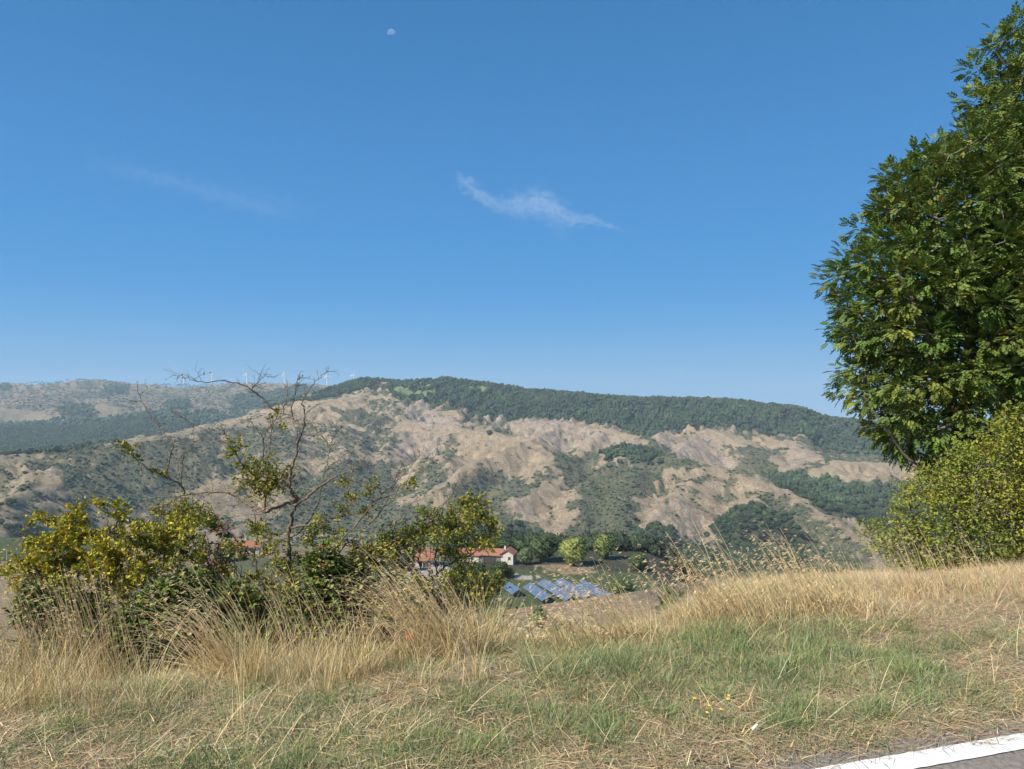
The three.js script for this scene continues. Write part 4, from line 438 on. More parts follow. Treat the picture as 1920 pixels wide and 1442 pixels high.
{
  const r = rng(401), green = [], grey = [], dead = [], tall = [], long = [], oats = [], rust = [], nn = createNoise2D(rng(402)), mm = createNoise2D(rng(403));
  const tone = (k = 0.25) => { const s = 1 - k + 2 * k * r(), h = (r() - 0.5) * 0.16; return [s * (1 + h), s, s * (1 - h)]; };
  const spot = (s, q) => [ROAD_P[0] + ROAD_U[0] * s - 0.2785 * q, ROAD_P[1] + ROAD_U[1] * s - 0.9604 * q];
  // along the verge: s metres along the road, q metres from the line
  for (let k = 0; k < 160000; k++) {
    const s = -8 + 19 * r(), q = 0.1 + 3.9 * Math.pow(r(), 1.15), [x, z] = spot(s, q), d = -z;
    if (d < 2.2 || x < -d * 0.86 - 1.4 || x > d * 0.86 + 4) continue;
    const u = x / d, patch = nn(x * 1.5, z * 1.5) * 0.7 + 0.4 * mm(x * 4, z * 4), edge = sstep(0.05, 0.5, q), row = (1.4 / d);   // row: how steeply one looks down
    const lush = sstep(-0.05, 0.2, u + 0.12 * nn(x * 0.8, z * 0.8)) * sstep(0.68, 0.42, u + 0.1 * mm(x, z)) * sstep(0.3, 0.95, q + 0.25 * nn(x * 1.3, z * 1.3 + 5)) * sstep(2.1, 1.2, q + 0.3 * mm(x * 1.1, z * 1.1));                       // the greener bay in the middle
    const dryR = sstep(0.42, 0.56, u) * sstep(0.9, 1.3, q), tallL = sstep(0.0, -0.14, u) * sstep(0.95, 1.5, q), back = sstep(1.25, 1.8, q), knot = nn(x * 1.1 + 7, z * 1.1) + 0.5 * mm(x * 3 + 3, z * 3);
    const p = r();
    if (p < 0.34) { if (r() < 0.36 * (1 - 0.3 * lush)) dead.push([x, z, 0.7 + 0.7 * r(), r() * 6.283, tone()]); }
    else if (p < 0.56) {
      if (patch > -0.2 - 0.5 * lush + 0.6 * dryR && r() < edge * (1 - 0.85 * dryR) * (1 - 0.35 * tallL)) green.push([x, z, (0.5 + 0.55 * r()) * (1 + 0.5 * lush + 0.3 * patch), r() * 6.283, tone()]);
    } else if (p < 0.74) {
      if (r() < edge * (0.36 + 0.4 * patch + 0.3 * lush + 0.25 * back)) (dryR > 0.5 ? rust : grey).push([x, z, (0.4 + 0.5 * r()) * (0.75 + 0.7 * back), r() * 6.283, tone()]);
    } else if (p < 0.86) {
      if (r() < Math.max(lush * 0.55 * sstep(-0.5, 0.5, patch), back * 0.3 * (1 - dryR)) * (0.6 + 0.5 * knot)) long.push([x, z, (0.3 + 0.45 * r()) * mix(0.75, 1, back) * mix(1, 0.55, back * sstep(0.1, 0.2, u)) * (0.8 + 0.4 * knot), r() * 6.283, tone(), 0.08 * r()]);
    } else {
      const gap = sstep(-0.03, 0.02, u) * sstep(0.09, 0.05, u);
      if (r() < Math.max(tallL * 0.5, back * 0.42 * (1 - 0.7 * dryR)) * (0.15 + 1.1 * knot) * (1 - 0.9 * gap)) tall.push([x, z, (0.45 + 0.55 * r()) * (0.85 + 0.25 * knot) * mix(1, 0.36, sstep(0.0, 0.15, u)), r() * 6.283, tone(0.2), 0.12 * r()]);
    }
  }
  // clumps of fresh green
  for (let k = 0; k < 150; k++) {
    const d = 2.7 + 1.9 * r(), x = (-0.8 + 1.4 * r()) * d, n = 5 + Math.floor(14 * r()), w = 0.05 + 0.12 * r(), big = 0.7 + 0.7 * r();
    if (fromRoad(x, -d) < 0.3) continue;
    for (let j = 0; j < n; j++) green.push([x + (r() + r() - 1) * w * 1.5, -d + (r() + r() - 1) * w, big * (0.7 + 0.5 * r()), r() * 6.283, [.8 + .2 * r(), .92 + .2 * r(), .75 + .2 * r()]]);
  }
  // the slope below the crest
  for (let k = 0; k < 9000; k++) {
    const d = 5.2 + 12 * r() ** 1.5, x = (-0.85 + 1.7 * r()) * d, z = -d;
    const c = r();
    (c < 0.25 ? tall : c < 0.6 ? long : grey).push([x, z, (0.6 + 0.5 * r()) * mix(1, 0.4, sstep(-0.02, 0.1, x / d)), r() * 6.283, tone(), 0.1 * r()]);
  }
  sow('short_grass', 'short green grass tufts on the verge', [tuft(1, 60, .03, .10, .045, 1.25, .6, .0022, ['green', 'green', 'grey', 'olive']), tuft(2, 64, .025, .085, .055, 1.3, .7, .0021, ['green', 'grey', 'green', 'olive', 'straw']), tuft(3, 50, .04, .12, .035, 1.0, .9, .0024, ['green', 'grey', 'green'])], green);
  sow('mixed_grass', 'half dry grey green grass on the verge', [tuft(4, 46, .05, .16, .06, 1.05, .9, .002, ['grey', 'olive', 'straw', 'grey', 'pale']), tuft(5, 44, .06, .19, .06, .95, .9, .002, ['grey', 'straw', 'brown', 'olive', 'straw'])], grey);
  sow('brown_grass', 'short reddish brown dead grass by the bush', [tuft(6, 46, .04, .14, .07, 1.2, .9, .002, ['brown', 'rust', 'straw', 'brown']), tuft(7, 46, .04, .15, .07, 1.2, .7, .002, ['rust', 'straw', 'brown', 'pale'])], rust);
  sow('dead_straw', 'dead straw litter lying on the verge', [litter(8, 44, .26, ['straw', 'grey', 'rust', 'brown']), litter(9, 44, .26, ['straw', 'brown', 'brown', 'grey']), litter(10, 40, .24, ['pale', 'brown', 'grey', 'rust'])], dead);
  sow('long_grass', 'longer green grass in the middle of the verge', [tuft(11, 34, .12, .32, .06, .6, .9, .0025, ['grey', 'green', 'olive', 'grey', 'straw', 'straw']), tuft(12, 36, .10, .28, .07, .7, .9, .0024, ['green', 'grey', 'straw', 'grey'])], long);
  sow('tall_dry_grass', 'tall straw coloured grass along the crest of the bank', [tuft(13, 26, .22, .55, .06, .35, .7, .0024, ['straw', 'straw', 'pale', 'olive']), tuft(14, 24, .25, .62, .07, .4, .75, .0024, ['straw', 'pale', 'olive'])], tall);
  console.log('grass', green.length, grey.length, rust.length, dead.length, long.length, tall.length);
}
{ // single pale stalks bent this way and that
  const r = rng(455), list = []; for (let k = 0; k < 1000; k++) { const d = 2.7 + 2.4 * r() ** 1.2, x = (-0.82 + 1.64 * r()) * d; if (fromRoad(x, -d) > 0.25) list.push([x, -d, 0.5 + 0.9 * r(), r() * 6.283, [1, 1, 1].map(() => 0.85 + 0.3 * r()), (r() - .3) * 0.6]); }
  sow('stray_stalks', 'single pale dry stalks standing through the short grass', [tuft(15, 3, .16, .36, .05, .8, .7, .0022, ['pale', 'straw']), tuft(16, 2, .2, .4, .08, .9, .4, .0022, ['pale', 'pale', 'olive']), tuft(17, 3, .12, .3, .06, 1.1, .6, .0022, ['straw', 'pale'])], list);
}
// stands of tall oat grass that can be told apart
function oatStand(name, label, p, n, rx, rz, l0, l1, lean, seed, hues = ['straw', 'pale', 'straw']) {
  const r = rng(seed), y0 = height(p[0], p[1]), t = thing(name, label, 'grass', [p[0], y0, p[1]]), stems = new Strips(), leaves = new Strips();
  for (let k = 0; k < n; k++) {
    const x = (r() + r() - 1) * rx, z = (r() + r() - 1) * rz, b = [x, height(p[0] + x, p[1] + z) - y0 - 0.01, z, p[0] > 0];
    oatStem(stems, r, b, mix(l0, l1, r()), lean * (0.6 + 0.9 * r()), hues[Math.floor(r() * hues.length)]);
    for (let j = 0; j < (p[0] > 0 ? 2 : 4); j++) leaves.blade([b[0] + (r() - .5) * .04, b[1], b[2] + (r() - .5) * .04], -Math.PI / 2 + (r() - 0.5) * 2.4, l0 * (0.25 + 0.4 * r()), 0.0036, lean * r() * 1.3 - 0.2, 0.4 + 1.3 * r(), vary(HUE[r() < 0.3 ? 'olive' : 'straw'], 0.22, r), 4, (r() - .5) * 2);
  }
  kind(mesh('seed_stems', stems.build(), bladeMat, t), 'stuff'); kind(mesh('leaf_blades', leaves.build(), bladeMat, t), 'stuff');
}
{
  const at = (u, d) => [u * d, -d];                                  // u: bearing as x over distance
  oatStand('oat_grass_stand', 'straw oat grass arching over in front of the dark bramble', at(-.385, 4.0), 120, .22, .14, 0.5, 0.76, .95, 501);
  oatStand('oat_grass_stand', 'pale upright dry grass in front of the yellow leaved bush', at(-.60, 4.3), 150, .5, .15, 0.5, 0.85, .32, 502);
  oatStand('oat_grass_stand', 'thick sheaf of straw oat grass leaning over below the farmhouse', at(-.09, 4.1), 186, .3, .16, .5, .78, .85, 503);
  oatStand('oat_grass_stand', 'sparse tall dry stalks before the thorn tree trunk', at(-.28, 4.2), 49, .45, .15, .45, .72, .45, 504);
  oatStand('oat_grass_stand', 'oat grass with nodding heads right beside the solar panels', at(.165, 4.5), 80, .3, .2, 0.42, 0.7, .8, 505);
  oatStand('grass_tussock', 'low green and straw tussock just below the solar panels', at(.09, 4.15), 60, .3, .14, .2, .36, .6, 510, ['olive', 'straw', 'olive']);
  oatStand('oat_grass_stand', 'wide stand of dry oat grass on the crest below the wooded slope', at(.32, 4.8), 150, .55, .25, 0.45, 0.74, .75, 506);
  oatStand('oat_grass_stand', 'dry oat grass stems at the foot of the yellow green bush', at(.45, 5.0), 110, .4, .25, 0.45, 0.74, .75, 507);
  oatStand('oat_grass_stand', 'dry grass against the shaded bottom of the yellow green bush', at(.60, 5.6), 80, .6, .3, 0.36, 0.62, .5, 508);
  oatStand('oat_grass_stand', 'dry stalks at the edge of the tan field, farthest to the left', at(-.74, 4.5), 68, .4, .2, .4, .65, .4, 509);
}
// ---------------------------------------------------------------- woody plants
function tubeInto(list, pts, r0, r1, sides = 5, rough = 0) {        // a tapered limb through pts (Vector3)
  if (pts.length < 2) return;
  const pos = [], idx = [], up = new THREE.Vector3(), a = new THREE.Vector3(), b = new THREE.Vector3(), t = new THREE.Vector3();
  pts.forEach((p, k) => {
    t.copy(pts[Math.min(k + 1, pts.length - 1)]).sub(pts[Math.max(k - 1, 0)]).normalize();
    up.set(Math.abs(t.y) > 0.9 ? 1 : 0, Math.abs(t.y) > 0.9 ? 0 : 1, 0); a.crossVectors(t, up).normalize(); b.crossVectors(t, a);
    const r = mix(r0, r1, k / (pts.length - 1));
    for (let s = 0; s < sides; s++) { const w = s / sides * 6.28319, q = r * (1 + rough * noiseA(k * 1.7 + pts[0].x * 9, s * 2.1)); pos.push(p.x + (a.x * Math.cos(w) + b.x * Math.sin(w)) * q, p.y + (a.y * Math.cos(w) + b.y * Math.sin(w)) * q, p.z + (a.z * Math.cos(w) + b.z * Math.sin(w)) * q); }
    if (k) for (let s = 0; s < sides; s++) { const o = (k - 1) * sides, n = (s + 1) % sides; idx.push(o + s, o + n, o + sides + s, o + n, o + sides + n, o + sides + s); }
  });
  list.push([pos, idx]);
}
function joined(list) {
  const pos = [], idx = [];
  for (const [p, i] of list) { const n = pos.length / 3; for (const v of p) pos.push(v); for (const v of i) idx.push(v + n); }
  const uv = []; for (let k = 0; k < pos.length; k += 3) uv.push(pos[k] + pos[k + 2], pos[k + 1]);
  return geometry(pos, idx, null, uv);
}
const smooth = (pts, n) => new THREE.CatmullRomCurve3(pts, false, 'centripetal').getPoints(n);
function barkTexture(seed, spots, a, b, c) {                        // grey bark with lichen
  const S = 256, d = new Uint8Array(S * S * 4), n = createNoise2D(rng(seed)), r = rng(seed);
  for (let y = 0; y < S; y++) for (let x = 0; x < S; x++) {
    const k = 0.5 + 0.5 * fbm(n, x / 9, y / 30, 3), m = n(x / 14 + 40, y / 14) > spots ? 1 : 0, o = (y * S + x) * 4;
    for (let i = 0; i < 3; i++) d[o + i] = 255 * clamp(mix(mix(a[i], b[i], k), c[i], m * 0.8) * (0.85 + 0.3 * r()), 0, 1);
    d[o + 3] = 255;
  }
  const t = new THREE.DataTexture(d, S, S); t.wrapS = t.wrapT = THREE.RepeatWrapping; t.magFilter = THREE.LinearFilter; t.repeat.set(4, 4); t.needsUpdate = true; return t;
}
const thornBark = matte(lin(1, 1, 1), { map: barkTexture(801, 0.45, [.06, .048, .042], [.17, .145, .125], [.42, .25, .05]) });
const twigBark = matte(lin(1, 1, 1), { map: barkTexture(802, 0.6, [.065, .052, .045], [.16, .135, .115], [.36, .32, .26]) });
const ashBark = matte(lin(1, 1, 1), { map: barkTexture(803, 0.62, [.10, .085, .07], [.24, .21, .18], [.30, .30, .24]) });
const leafMat = new THREE.MeshPhysicalMaterial({ color: lin(1, 1, 1), roughness: 0.55, side: THREE.DoubleSide, transmission: 0.28, thickness: 0, ior: 1.35, specularIntensity: 0.5, vertexColors: true });
// a small lobed leaf, 1 long, folded along its rib
function leafShape(lobes, w, fold) {
  const pos = [0, 0, 0], idx = [], n = lobes.length, col = [1, 1, 1];
  for (const s of [-1, 1]) {
    const start = pos.length / 3;
    lobes.forEach(([t, k]) => { pos.push(s * k * w, fold * k * w, t); col.push(1, 1, 1); });
    const rib = pos.length / 3; lobes.forEach(([t]) => { pos.push(0, -0.06 * Math.sin(t * 3), t); col.push(.86, .9, .8); });
    for (let i = 0; i < n - 1; i++) idx.push(start + i, start + i + 1, rib + i, start + i + 1, rib + i + 1, rib + i);
    idx.push(0, start, rib);
  }
  return geometry(pos, idx, col);
}
const hawLeaf = leafShape([[.25, .35], [.45, 1], [.6, .55], [.8, .75], [1, .12]], .42, .35), ovalLeaf = leafShape([[.2, .6], [.5, 1], [.8, .65], [1, .05]], .34, .3), mapleLeaf = leafShape([[.1, .7], [.35, 1.1], [.5, .6], [.75, .7], [1, .1]], .45, .25);
const brambleLeaf = (() => { const one = leafShape([[.2, .7], [.5, 1], [.8, .6], [1, .05]], .36, .25), l = []; for (const [a, s] of [[0, 1], [1.1, .8], [-1.1, .8]]) { const g = one.clone(); g.scale(s, s, s); g.rotateY(a); l.push(g); } return mergeGeometries(l); })();
const ashLeaf = (() => {                                            // a feather of nine leaflets, 1 long
  const one = leafShape([[.25, .8], [.5, 1], [.78, .65], [1, .05]], .27, .3), l = [];
  for (const [t, s] of [[.28, .36], [.28, -.36], [.5, .42], [.5, -.42], [.74, .4], [.74, -.4]]) { const g = one.clone(), k = Math.abs(s); g.scale(k, k, k); g.rotateY(s > 0 ? 0.95 : -0.95); g.rotateX(0.12); g.translate(0, -0.10 * t * t, t); l.push(g); }
  const e = one.clone(); e.scale(.42, .42, .42); e.rotateX(0.25); e.translate(0, -0.1, .86); l.push(e);
  const rib = new Strips(); rib.p.push(-.008, 0, 0, .008, 0, 0, .006, -.1, .95, -.006, -.1, .95); rib.c.push(...Array(12).fill(.8)); rib.i.push(0, 1, 2, 0, 2, 3); const rg = rib.build(); rg.setAttribute('normal', rg.attributes.normal);
  return mergeGeometries([...l, rg]);
})();
const qa = new THREE.Quaternion(), va = new THREE.Vector3(), vb = new THREE.Vector3(), fwd = new THREE.Vector3(0, 0, 1);
function leavesOf(name, parent, geo, list, label) {                 // list: [pos, dir, size, roll, colour]
  const m = shade(new THREE.InstancedMesh(geo, leafMat, list.length)); m.name = name;
  list.forEach(([p, d, s, roll, c], i) => {
    // leaf blade looks mostly upwards, tip along d
    const f = va.copy(d).normalize(), right = new THREE.Vector3().crossVectors(new THREE.Vector3(0, 1, 0), f); if (right.lengthSq() < 1e-4) right.set(1, 0, 0); right.normalize();
    const up = new THREE.Vector3().crossVectors(f, right), M = new THREE.Matrix4().makeBasis(right, up, f);
    qa.setFromRotationMatrix(M); dummy.quaternion.copy(qa); dummy.rotateZ(roll); dummy.position.copy(p); dummy.scale.setScalar(s); dummy.updateMatrix();
    m.setMatrixAt(i, dummy.matrix); m.setColorAt(i, tint.setRGB(...c));
  });
  parent.add(m); kind(m, 'stuff'); if (label) m.userData.label = label; return m;
}
const V = (p) => new THREE.Vector3(...p);
// a thorny shrub from its main stems; twigs and thorns grow from them, leaves sit in clusters round twigs
function shrub(name, label, [base, stems, clusters], o) {
  const r = rng(o.seed), t = thing(name, label, 'shrub', base), twigs = [], nodes = [], leaves = [];
  for (const [mm, pts] of stems) {
    const p = smooth(pts.map(V), pts.length * 4), list = []; p.forEach((q, i) => { const k = 0.010; if (i) q.add(ball(r).multiplyScalar(k)); });
    tubeInto(list, p, mm / 1250, Math.max(0.0016, mm / 1250 * (mm > 12 ? 0.4 : 0.25)), mm > 10 ? 7 : 5, 0.22);
    mesh(mm > 20 ? 'trunk' : 'branch', joined(list), thornBark, t);
    p.forEach((q, i) => { if (i > 2 || mm < 10) nodes.push([q, p[Math.min(i + 1, p.length - 1)].clone().sub(p[Math.max(0, i - 1)]).normalize(), mm]); });
  }
  const grow = (p, dir, len, rad, depth) => {
    const pts = [p.clone()], d = dir.clone(); let q = p.clone();
    const seg = Math.max(2, Math.round(len / 0.035));
    for (let k = 0; k < seg; k++) {
      d.add(ball(r).multiplyScalar(0.42)); d.y += 0.05; d.normalize(); q = q.clone().addScaledVector(d, len / seg); pts.push(q);
      if (r() < 0.5) { const th = ball(r).normalize().multiplyScalar(0.012 + 0.016 * r()); tubeInto(twigs, [q.clone(), q.clone().add(th)], 0.0011, 0.0004, 3); }
      if (depth > 0 && r() < 0.4) grow(q, d.clone().add(ball(r).multiplyScalar(0.9)).normalize(), len * (0.3 + 0.35 * r()), rad * 0.6, depth - 1);
      if (o.sparse && r() < o.sparse) leaves.push([q.clone(), ball(r), o.size * (0.5 + 0.5 * r()), (r() - .5) * 2, o.color(r, 0)]);
    }
    tubeInto(twigs, pts, rad, 0.0006, 3);
  };
  for (const [p, d, mm] of nodes) {
    for (let rep = 0; rep < (mm > 9 ? 2 : 1); rep++) if (r() < o.twig * (mm < 8 ? 0.7 : 1)) grow(p, d.clone().multiplyScalar(0.5).add(ball(r)).normalize(), 0.04 + 0.17 * r() * r() * (o.reach ?? 1), 0.0022, 1);
    if (r() < 0.4) { const th = ball(r).normalize().multiplyScalar(0.015 + 0.015 * r()); tubeInto(twigs, [p.clone(), p.clone().add(th)], 0.0016, 0.0004, 3); }
  }
  for (const [cx, cy, cz, c0] of clusters) {
    const c = new THREE.Vector3(cx, cy, cz); let near = null, bd = 1e9;
    for (const n of nodes) { const d = n[0].distanceToSquared(c); if (d < bd) { bd = d; near = n; } }
    const hue = r(), cr = c0 * (o.swell ?? 1), n = Math.round(o.leaves * (c0 / 0.1) ** 1.7);
    const sprigs = Math.max(4, Math.round(n / 11));
    for (let s = 0; s < sprigs; s++) {
      const e = ball(r); e.multiplyScalar(cr * 1.15).multiply(new THREE.Vector3(1, 0.85, 0.9)).add(c);
      const from = r() < 0.25 && near ? near[0] : c.clone().addScaledVector(ball(r), cr * 0.35), mid = from.clone().lerp(e, 0.55).add(ball(r).multiplyScalar(cr * 0.14)), path = smooth([from, mid, e], 6);
      tubeInto(twigs, path, 0.0018, 0.0006, 3);
      const m = Math.round(n / sprigs), dir = e.clone().sub(from).normalize();
      for (let k = 0; k < m; k++) {
        const q = path[Math.min(6, 2 + Math.floor(r() * 5))].clone().add(ball(r).multiplyScalar(0.012)), d = dir.clone().multiplyScalar(0.7).add(ball(r)); d.y += 0.25;
        leaves.push([q, d, o.size * (0.6 + 0.6 * r()), (r() - .5) * 1.6, o.color(r, hue)]);
      }
    }
  }
  if (twigs.length) kind(mesh('twigs', joined(twigs), twigBark, t), 'stuff');
  leavesOf('foliage', t, o.leaf, leaves);
  return t;
}
const yellowing = (r, hue) => { const k = r(), s = 0.75 + 0.5 * r(); return k < 0.05 ? [.42 * s, .17 * s, .06 * s] : k < 0.35 + 0.3 * hue ? [.62 * s, .50 * s, .055 * s] : k < 0.85 ? [.44 * s, .44 * s, .06 * s] : [.22 * s, .29 * s, .055 * s]; };
const greening = (r, hue) => { const k = r(), s = 0.75 + 0.5 * r(); return k < 0.1 ? [.46 * s, .30 * s, .06 * s] : k < 0.3 + 0.3 * hue ? [.48 * s, .41 * s, .07 * s] : k < 0.7 ? [.29 * s, .33 * s, .055 * s] : [.15 * s, .215 * s, .05 * s]; };
shrub('thorn_bush', 'low thorn bush thick with yellow green leaves at the left', PLANTS.thorn, { seed: 811, twig: 0.5, leaves: 420, size: 0.026, swell: 1.3, leaf: ovalLeaf, color: yellowing, sparse: 0.45 });
shrub('thorn_tree', 'half bare thorn tree with orange lichen on its crooked branches', PLANTS.hawthorn, { seed: 812, twig: 0.8, leaves: 330, size: 0.021, swell: 1.25, leaf: hawLeaf, color: greening, sparse: 0.12, reach: 0.9 });
shrub('thorn_bush', 'sprawling thorn bush with yellowing leaves in front of the farmhouse', PLANTS.sprawl, { seed: 813, twig: 0.55, leaves: 380, size: 0.021, swell: 1.3, leaf: hawLeaf, color: greening, sparse: 0.25, reach: 1.3 });
function bramble(label, [base, clusters], seed, hips) {
  const r = rng(seed), t = thing('bramble', label, 'bramble', base), canes = [], leaves = [];
  for (const [x, y, z, cr] of clusters) {
    for (let k = 0; k < 4; k++) { const e = ball(r).multiplyScalar(cr * 1.1).add(new THREE.Vector3(x, y, z)), b = new THREE.Vector3(x * 0.6 + (r() - .5) * .2, 0, z + (r() - .5) * .2), m = b.clone().lerp(e, .6); m.y += 0.12 * r(); tubeInto(canes, smooth([b, m, e], 7), 0.0035, 0.0012, 4); }
    const n = Math.round(210 * (cr / 0.1) ** 1.7);
    for (let k = 0; k < n; k++) {
      const p = ball(r); p.multiplyScalar(cr * (0.7 + 0.8 * r())); p.y *= 0.85; const d = p.clone().multiplyScalar(1 / cr).add(ball(r).multiplyScalar(0.6)); d.y -= 0.15; p.add(new THREE.Vector3(x, y, z));
      const s = 0.7 + 0.6 * r(), c = r() < 0.04 ? [.30, .12, .05] : r() < 0.45 ? [.24 * s, .28 * s, .06 * s] : [.12 * s, .175 * s, .045 * s];
      leaves.push([p, d, 0.022 + 0.018 * r(), (r() - .5) * 1.2, c]);
    }
  }
  kind(mesh('canes', joined(canes), twigBark, t), 'stuff'); leavesOf('foliage', t, brambleLeaf, leaves);
  if (hips) { const b = new THREE.IcosahedronGeometry(1, 1), red = new THREE.MeshPhysicalMaterial({ color: lin(.42, .03, .02), roughness: 0.35, clearcoat: 0.4 }); for (const [x, y, z, s] of hips) { const m = mesh('berry', b, red, t); m.position.set(x, y, z); m.scale.set(s, s * 1.25, s); } }
}
const hipsAt = (seed, list, n) => { const r = rng(seed), o = []; for (const [x, y, z, s] of list) for (let k = 0; k < n; k++) { const b = ball(r); o.push([x + b.x * s, y + b.y * s, z + b.z * s, 0.0042 + 0.002 * r()]); } return o; };
bramble('dark green bramble under the left of the thorn tree, behind arching straw', PLANTS.brambleA, 821);
bramble('dark green bramble with red berries to the right of the thorn tree trunk', PLANTS.brambleB, 822, hipsAt(5, [[0, .45, .1, .08], [.1, .3, .1, .1]], 5));
bramble('low bramble patch round the foot of the thorn tree trunk', PLANTS.brambleC, 823);
bramble('bramble below the yellow leaved bush, half hidden by pale grass', PLANTS.brambleD, 824);
{ // bare thicket filling the hedge
  const b = PLANTS.hawthorn[0], r = rng(861), t = thing('thicket', 'tangle of bare grey brown twigs round the thorn tree and brambles', 'thicket', b), stems = [], leaves = [];
  const grow = (p, dir, len, rad, depth) => {
    const pts = [p.clone()], d = dir.clone(); let q = p.clone(); const seg = Math.max(2, Math.round(len / 0.04));
    for (let k = 0; k < seg; k++) { d.add(ball(r).multiplyScalar(0.5)).normalize(); q = q.clone().addScaledVector(d, len / seg); pts.push(q); if (depth > 0 && r() < 0.5) grow(q, d.clone().add(ball(r)).normalize(), len * (0.25 + 0.4 * r()), rad * 0.6, depth - 1); if (r() < 0.42) leaves.push([q.clone(), ball(r), 0.022 + 0.014 * r(), r(), greening(r, r())]); }
    tubeInto(stems, pts, rad, 0.0011, 3);
  };
  for (let k = 0; k < 210; k++) {
    const x = -1.75 + 2.85 * r(), z = (r() - .5) * 0.5, y = height(b[0] + x, b[2] + z) - b[1];
    grow(new THREE.Vector3(x, y, z), new THREE.Vector3((r() - .5) * .9, 1, (r() - .5) * .5).normalize(), 0.32 + 0.42 * r(), 0.005, 2);
  }
  kind(mesh('twigs', joined(stems), twigBark, t), 'stuff'); leavesOf('foliage', t, hawLeaf, leaves);
}
{ // the rose hips among the bare twigs left of the trunk
  const b = PLANTS.hawthorn[0], t = thing('dog_rose', 'bare dog rose with dark red hips left of the thorn tree trunk', 'shrub', [b[0] - 0.5, b[1], b[2] - 0.1]), r = rng(831), canes = [];
  const g = new THREE.IcosahedronGeometry(1, 1), red = new THREE.MeshPhysicalMaterial({ color: lin(.34, .035, .03), roughness: 0.4, clearcoat: 0.3 });
  for (let k = 0; k < 26; k++) {
    const e = new THREE.Vector3(-0.04, 0.62, 0).add(ball(r).multiply(new THREE.Vector3(.2, .2, .12))), m = new THREE.Vector3((r() - .5) * .2, .3 + .2 * r(), (r() - .5) * .1);
    tubeInto(canes, smooth([new THREE.Vector3((r() - .5) * .1, 0, 0), m, e], 8), 0.003, 0.0008, 4);
    for (let j = 0; j < 5; j++) { const h = mesh('rose_hip', g, red, t); h.position.copy(e).add(ball(r).multiplyScalar(.035)); const s = 0.0045 + 0.002 * r(); h.scale.set(s, s * 1.3, s); }
  }
  kind(mesh('canes', joined(canes), twigBark, t), 'stuff');
}
// ---------------------------------------------------------------- ash trees and the bush at the right
function within(poly, x, y) { let k = false; for (let i = 0, j = poly.length - 1; i < poly.length; j = i++) { const [a, b] = poly[i], [c, d] = poly[j]; if ((b > y) !== (d > y) && x < (c - a) * (y - b) / (d - b) + a) k = !k; } return k; }
function edgeDist(poly, x, y) { let m = 1e9; for (let i = 0, j = poly.length - 1; i < poly.length; j = i++) { const [a, b] = poly[j], [c, d] = poly[i], vx = c - a, vy = d - b, t = clamp(((x - a) * vx + (y - b) * vy) / (vx * vx + vy * vy), 0, 1); m = Math.min(m, Math.hypot(x - a - t * vx, y - b - t * vy)); } return m; }
function crownSpots(r, poly, gap, depth, tries, lumps = 0) {                   // clump centres filling the outline, rounded off in depth
  const xs = poly.map((p) => p[0]), ys = poly.map((p) => p[1]), out = [], x0 = Math.min(...xs), x1 = Math.max(...xs), y0 = Math.min(...ys), y1 = Math.max(...ys);
  for (let k = 0; k < tries; k++) {
    const x = mix(x0, x1, r()), y = mix(y0, y1, r()); if (!within(poly, x, y)) continue;
    const e = edgeDist(poly, x, y), half = Math.min(depth, 0.12 + Math.sqrt(e) * depth * 0.75), z = (2 * r() - 1) * half;
    if (e < gap * (lumps ? (lumps < 1.5 ? 0.6 : 0.3) : 0.35) || (lumps && lumps < 1.5 && e < 0.5 && noiseB(x * 0.7 + 8, y * 1.35) < -0.25) || (lumps && noiseC(x * lumps, y * lumps + z * lumps * 0.7) + 0.45 * noiseA(x * 2.1, y * 2.1) < -0.22)) continue;
    if (out.every((p) => (p.x - x) ** 2 + (p.y - y) ** 2 + (p.z - z) ** 2 > gap * gap)) out.push(new THREE.Vector3(x, y, z));
  }
  return out;
}
function limbNet(r, start, spots, jitter) {                         // joins every clump to the nearest limb; thickness follows how much each limb carries
  const N = []; const add = (p, parent) => { N.push({ p, parent, load: 0, kids: 0 }); return N.length - 1; };
  for (const line of start) { let last = line.from ?? -1; line.pts.forEach((p, i) => { if (i === 0 && line.join) { let b = 0, bd = 1e9; N.forEach((n, k) => { const d = n.p.distanceToSquared(p); if (d < bd) { bd = d; b = k; } }); last = b; } else last = add(p, last); }); }
  const rest = spots.map((s) => { let m = 1e9; for (const n of N) m = Math.min(m, n.p.distanceToSquared(s)); return [m, s]; }).sort((a, b) => a[0] - b[0]);
  const ends = [];
  for (const [, s] of rest) {
    let b = 0, bd = 1e9;
    N.forEach((n, k) => { const dy = s.y - n.p.y, d = n.p.distanceTo(s) * (dy < 0 ? 1.5 : 1) + (n.parent < 0 ? .5 : 0); if (d < bd) { bd = d; b = k; } });
    const from = N[b].p, len = from.distanceTo(s), seg = Math.max(1, Math.ceil(len / 0.22)); let last = b;
    for (let k = 1; k <= seg; k++) { const t = k / seg, q = from.clone().lerp(s, t); q.y -= Math.sin(t * 3.14) * len * 0.06; if (k < seg) q.add(ball(r).multiplyScalar(jitter)); last = add(q, last); }
    ends.push(last);
  }
  for (const e of ends) for (let k = e; k >= 0; k = N[k].parent) N[k].load++;
  return { N, ends };
}
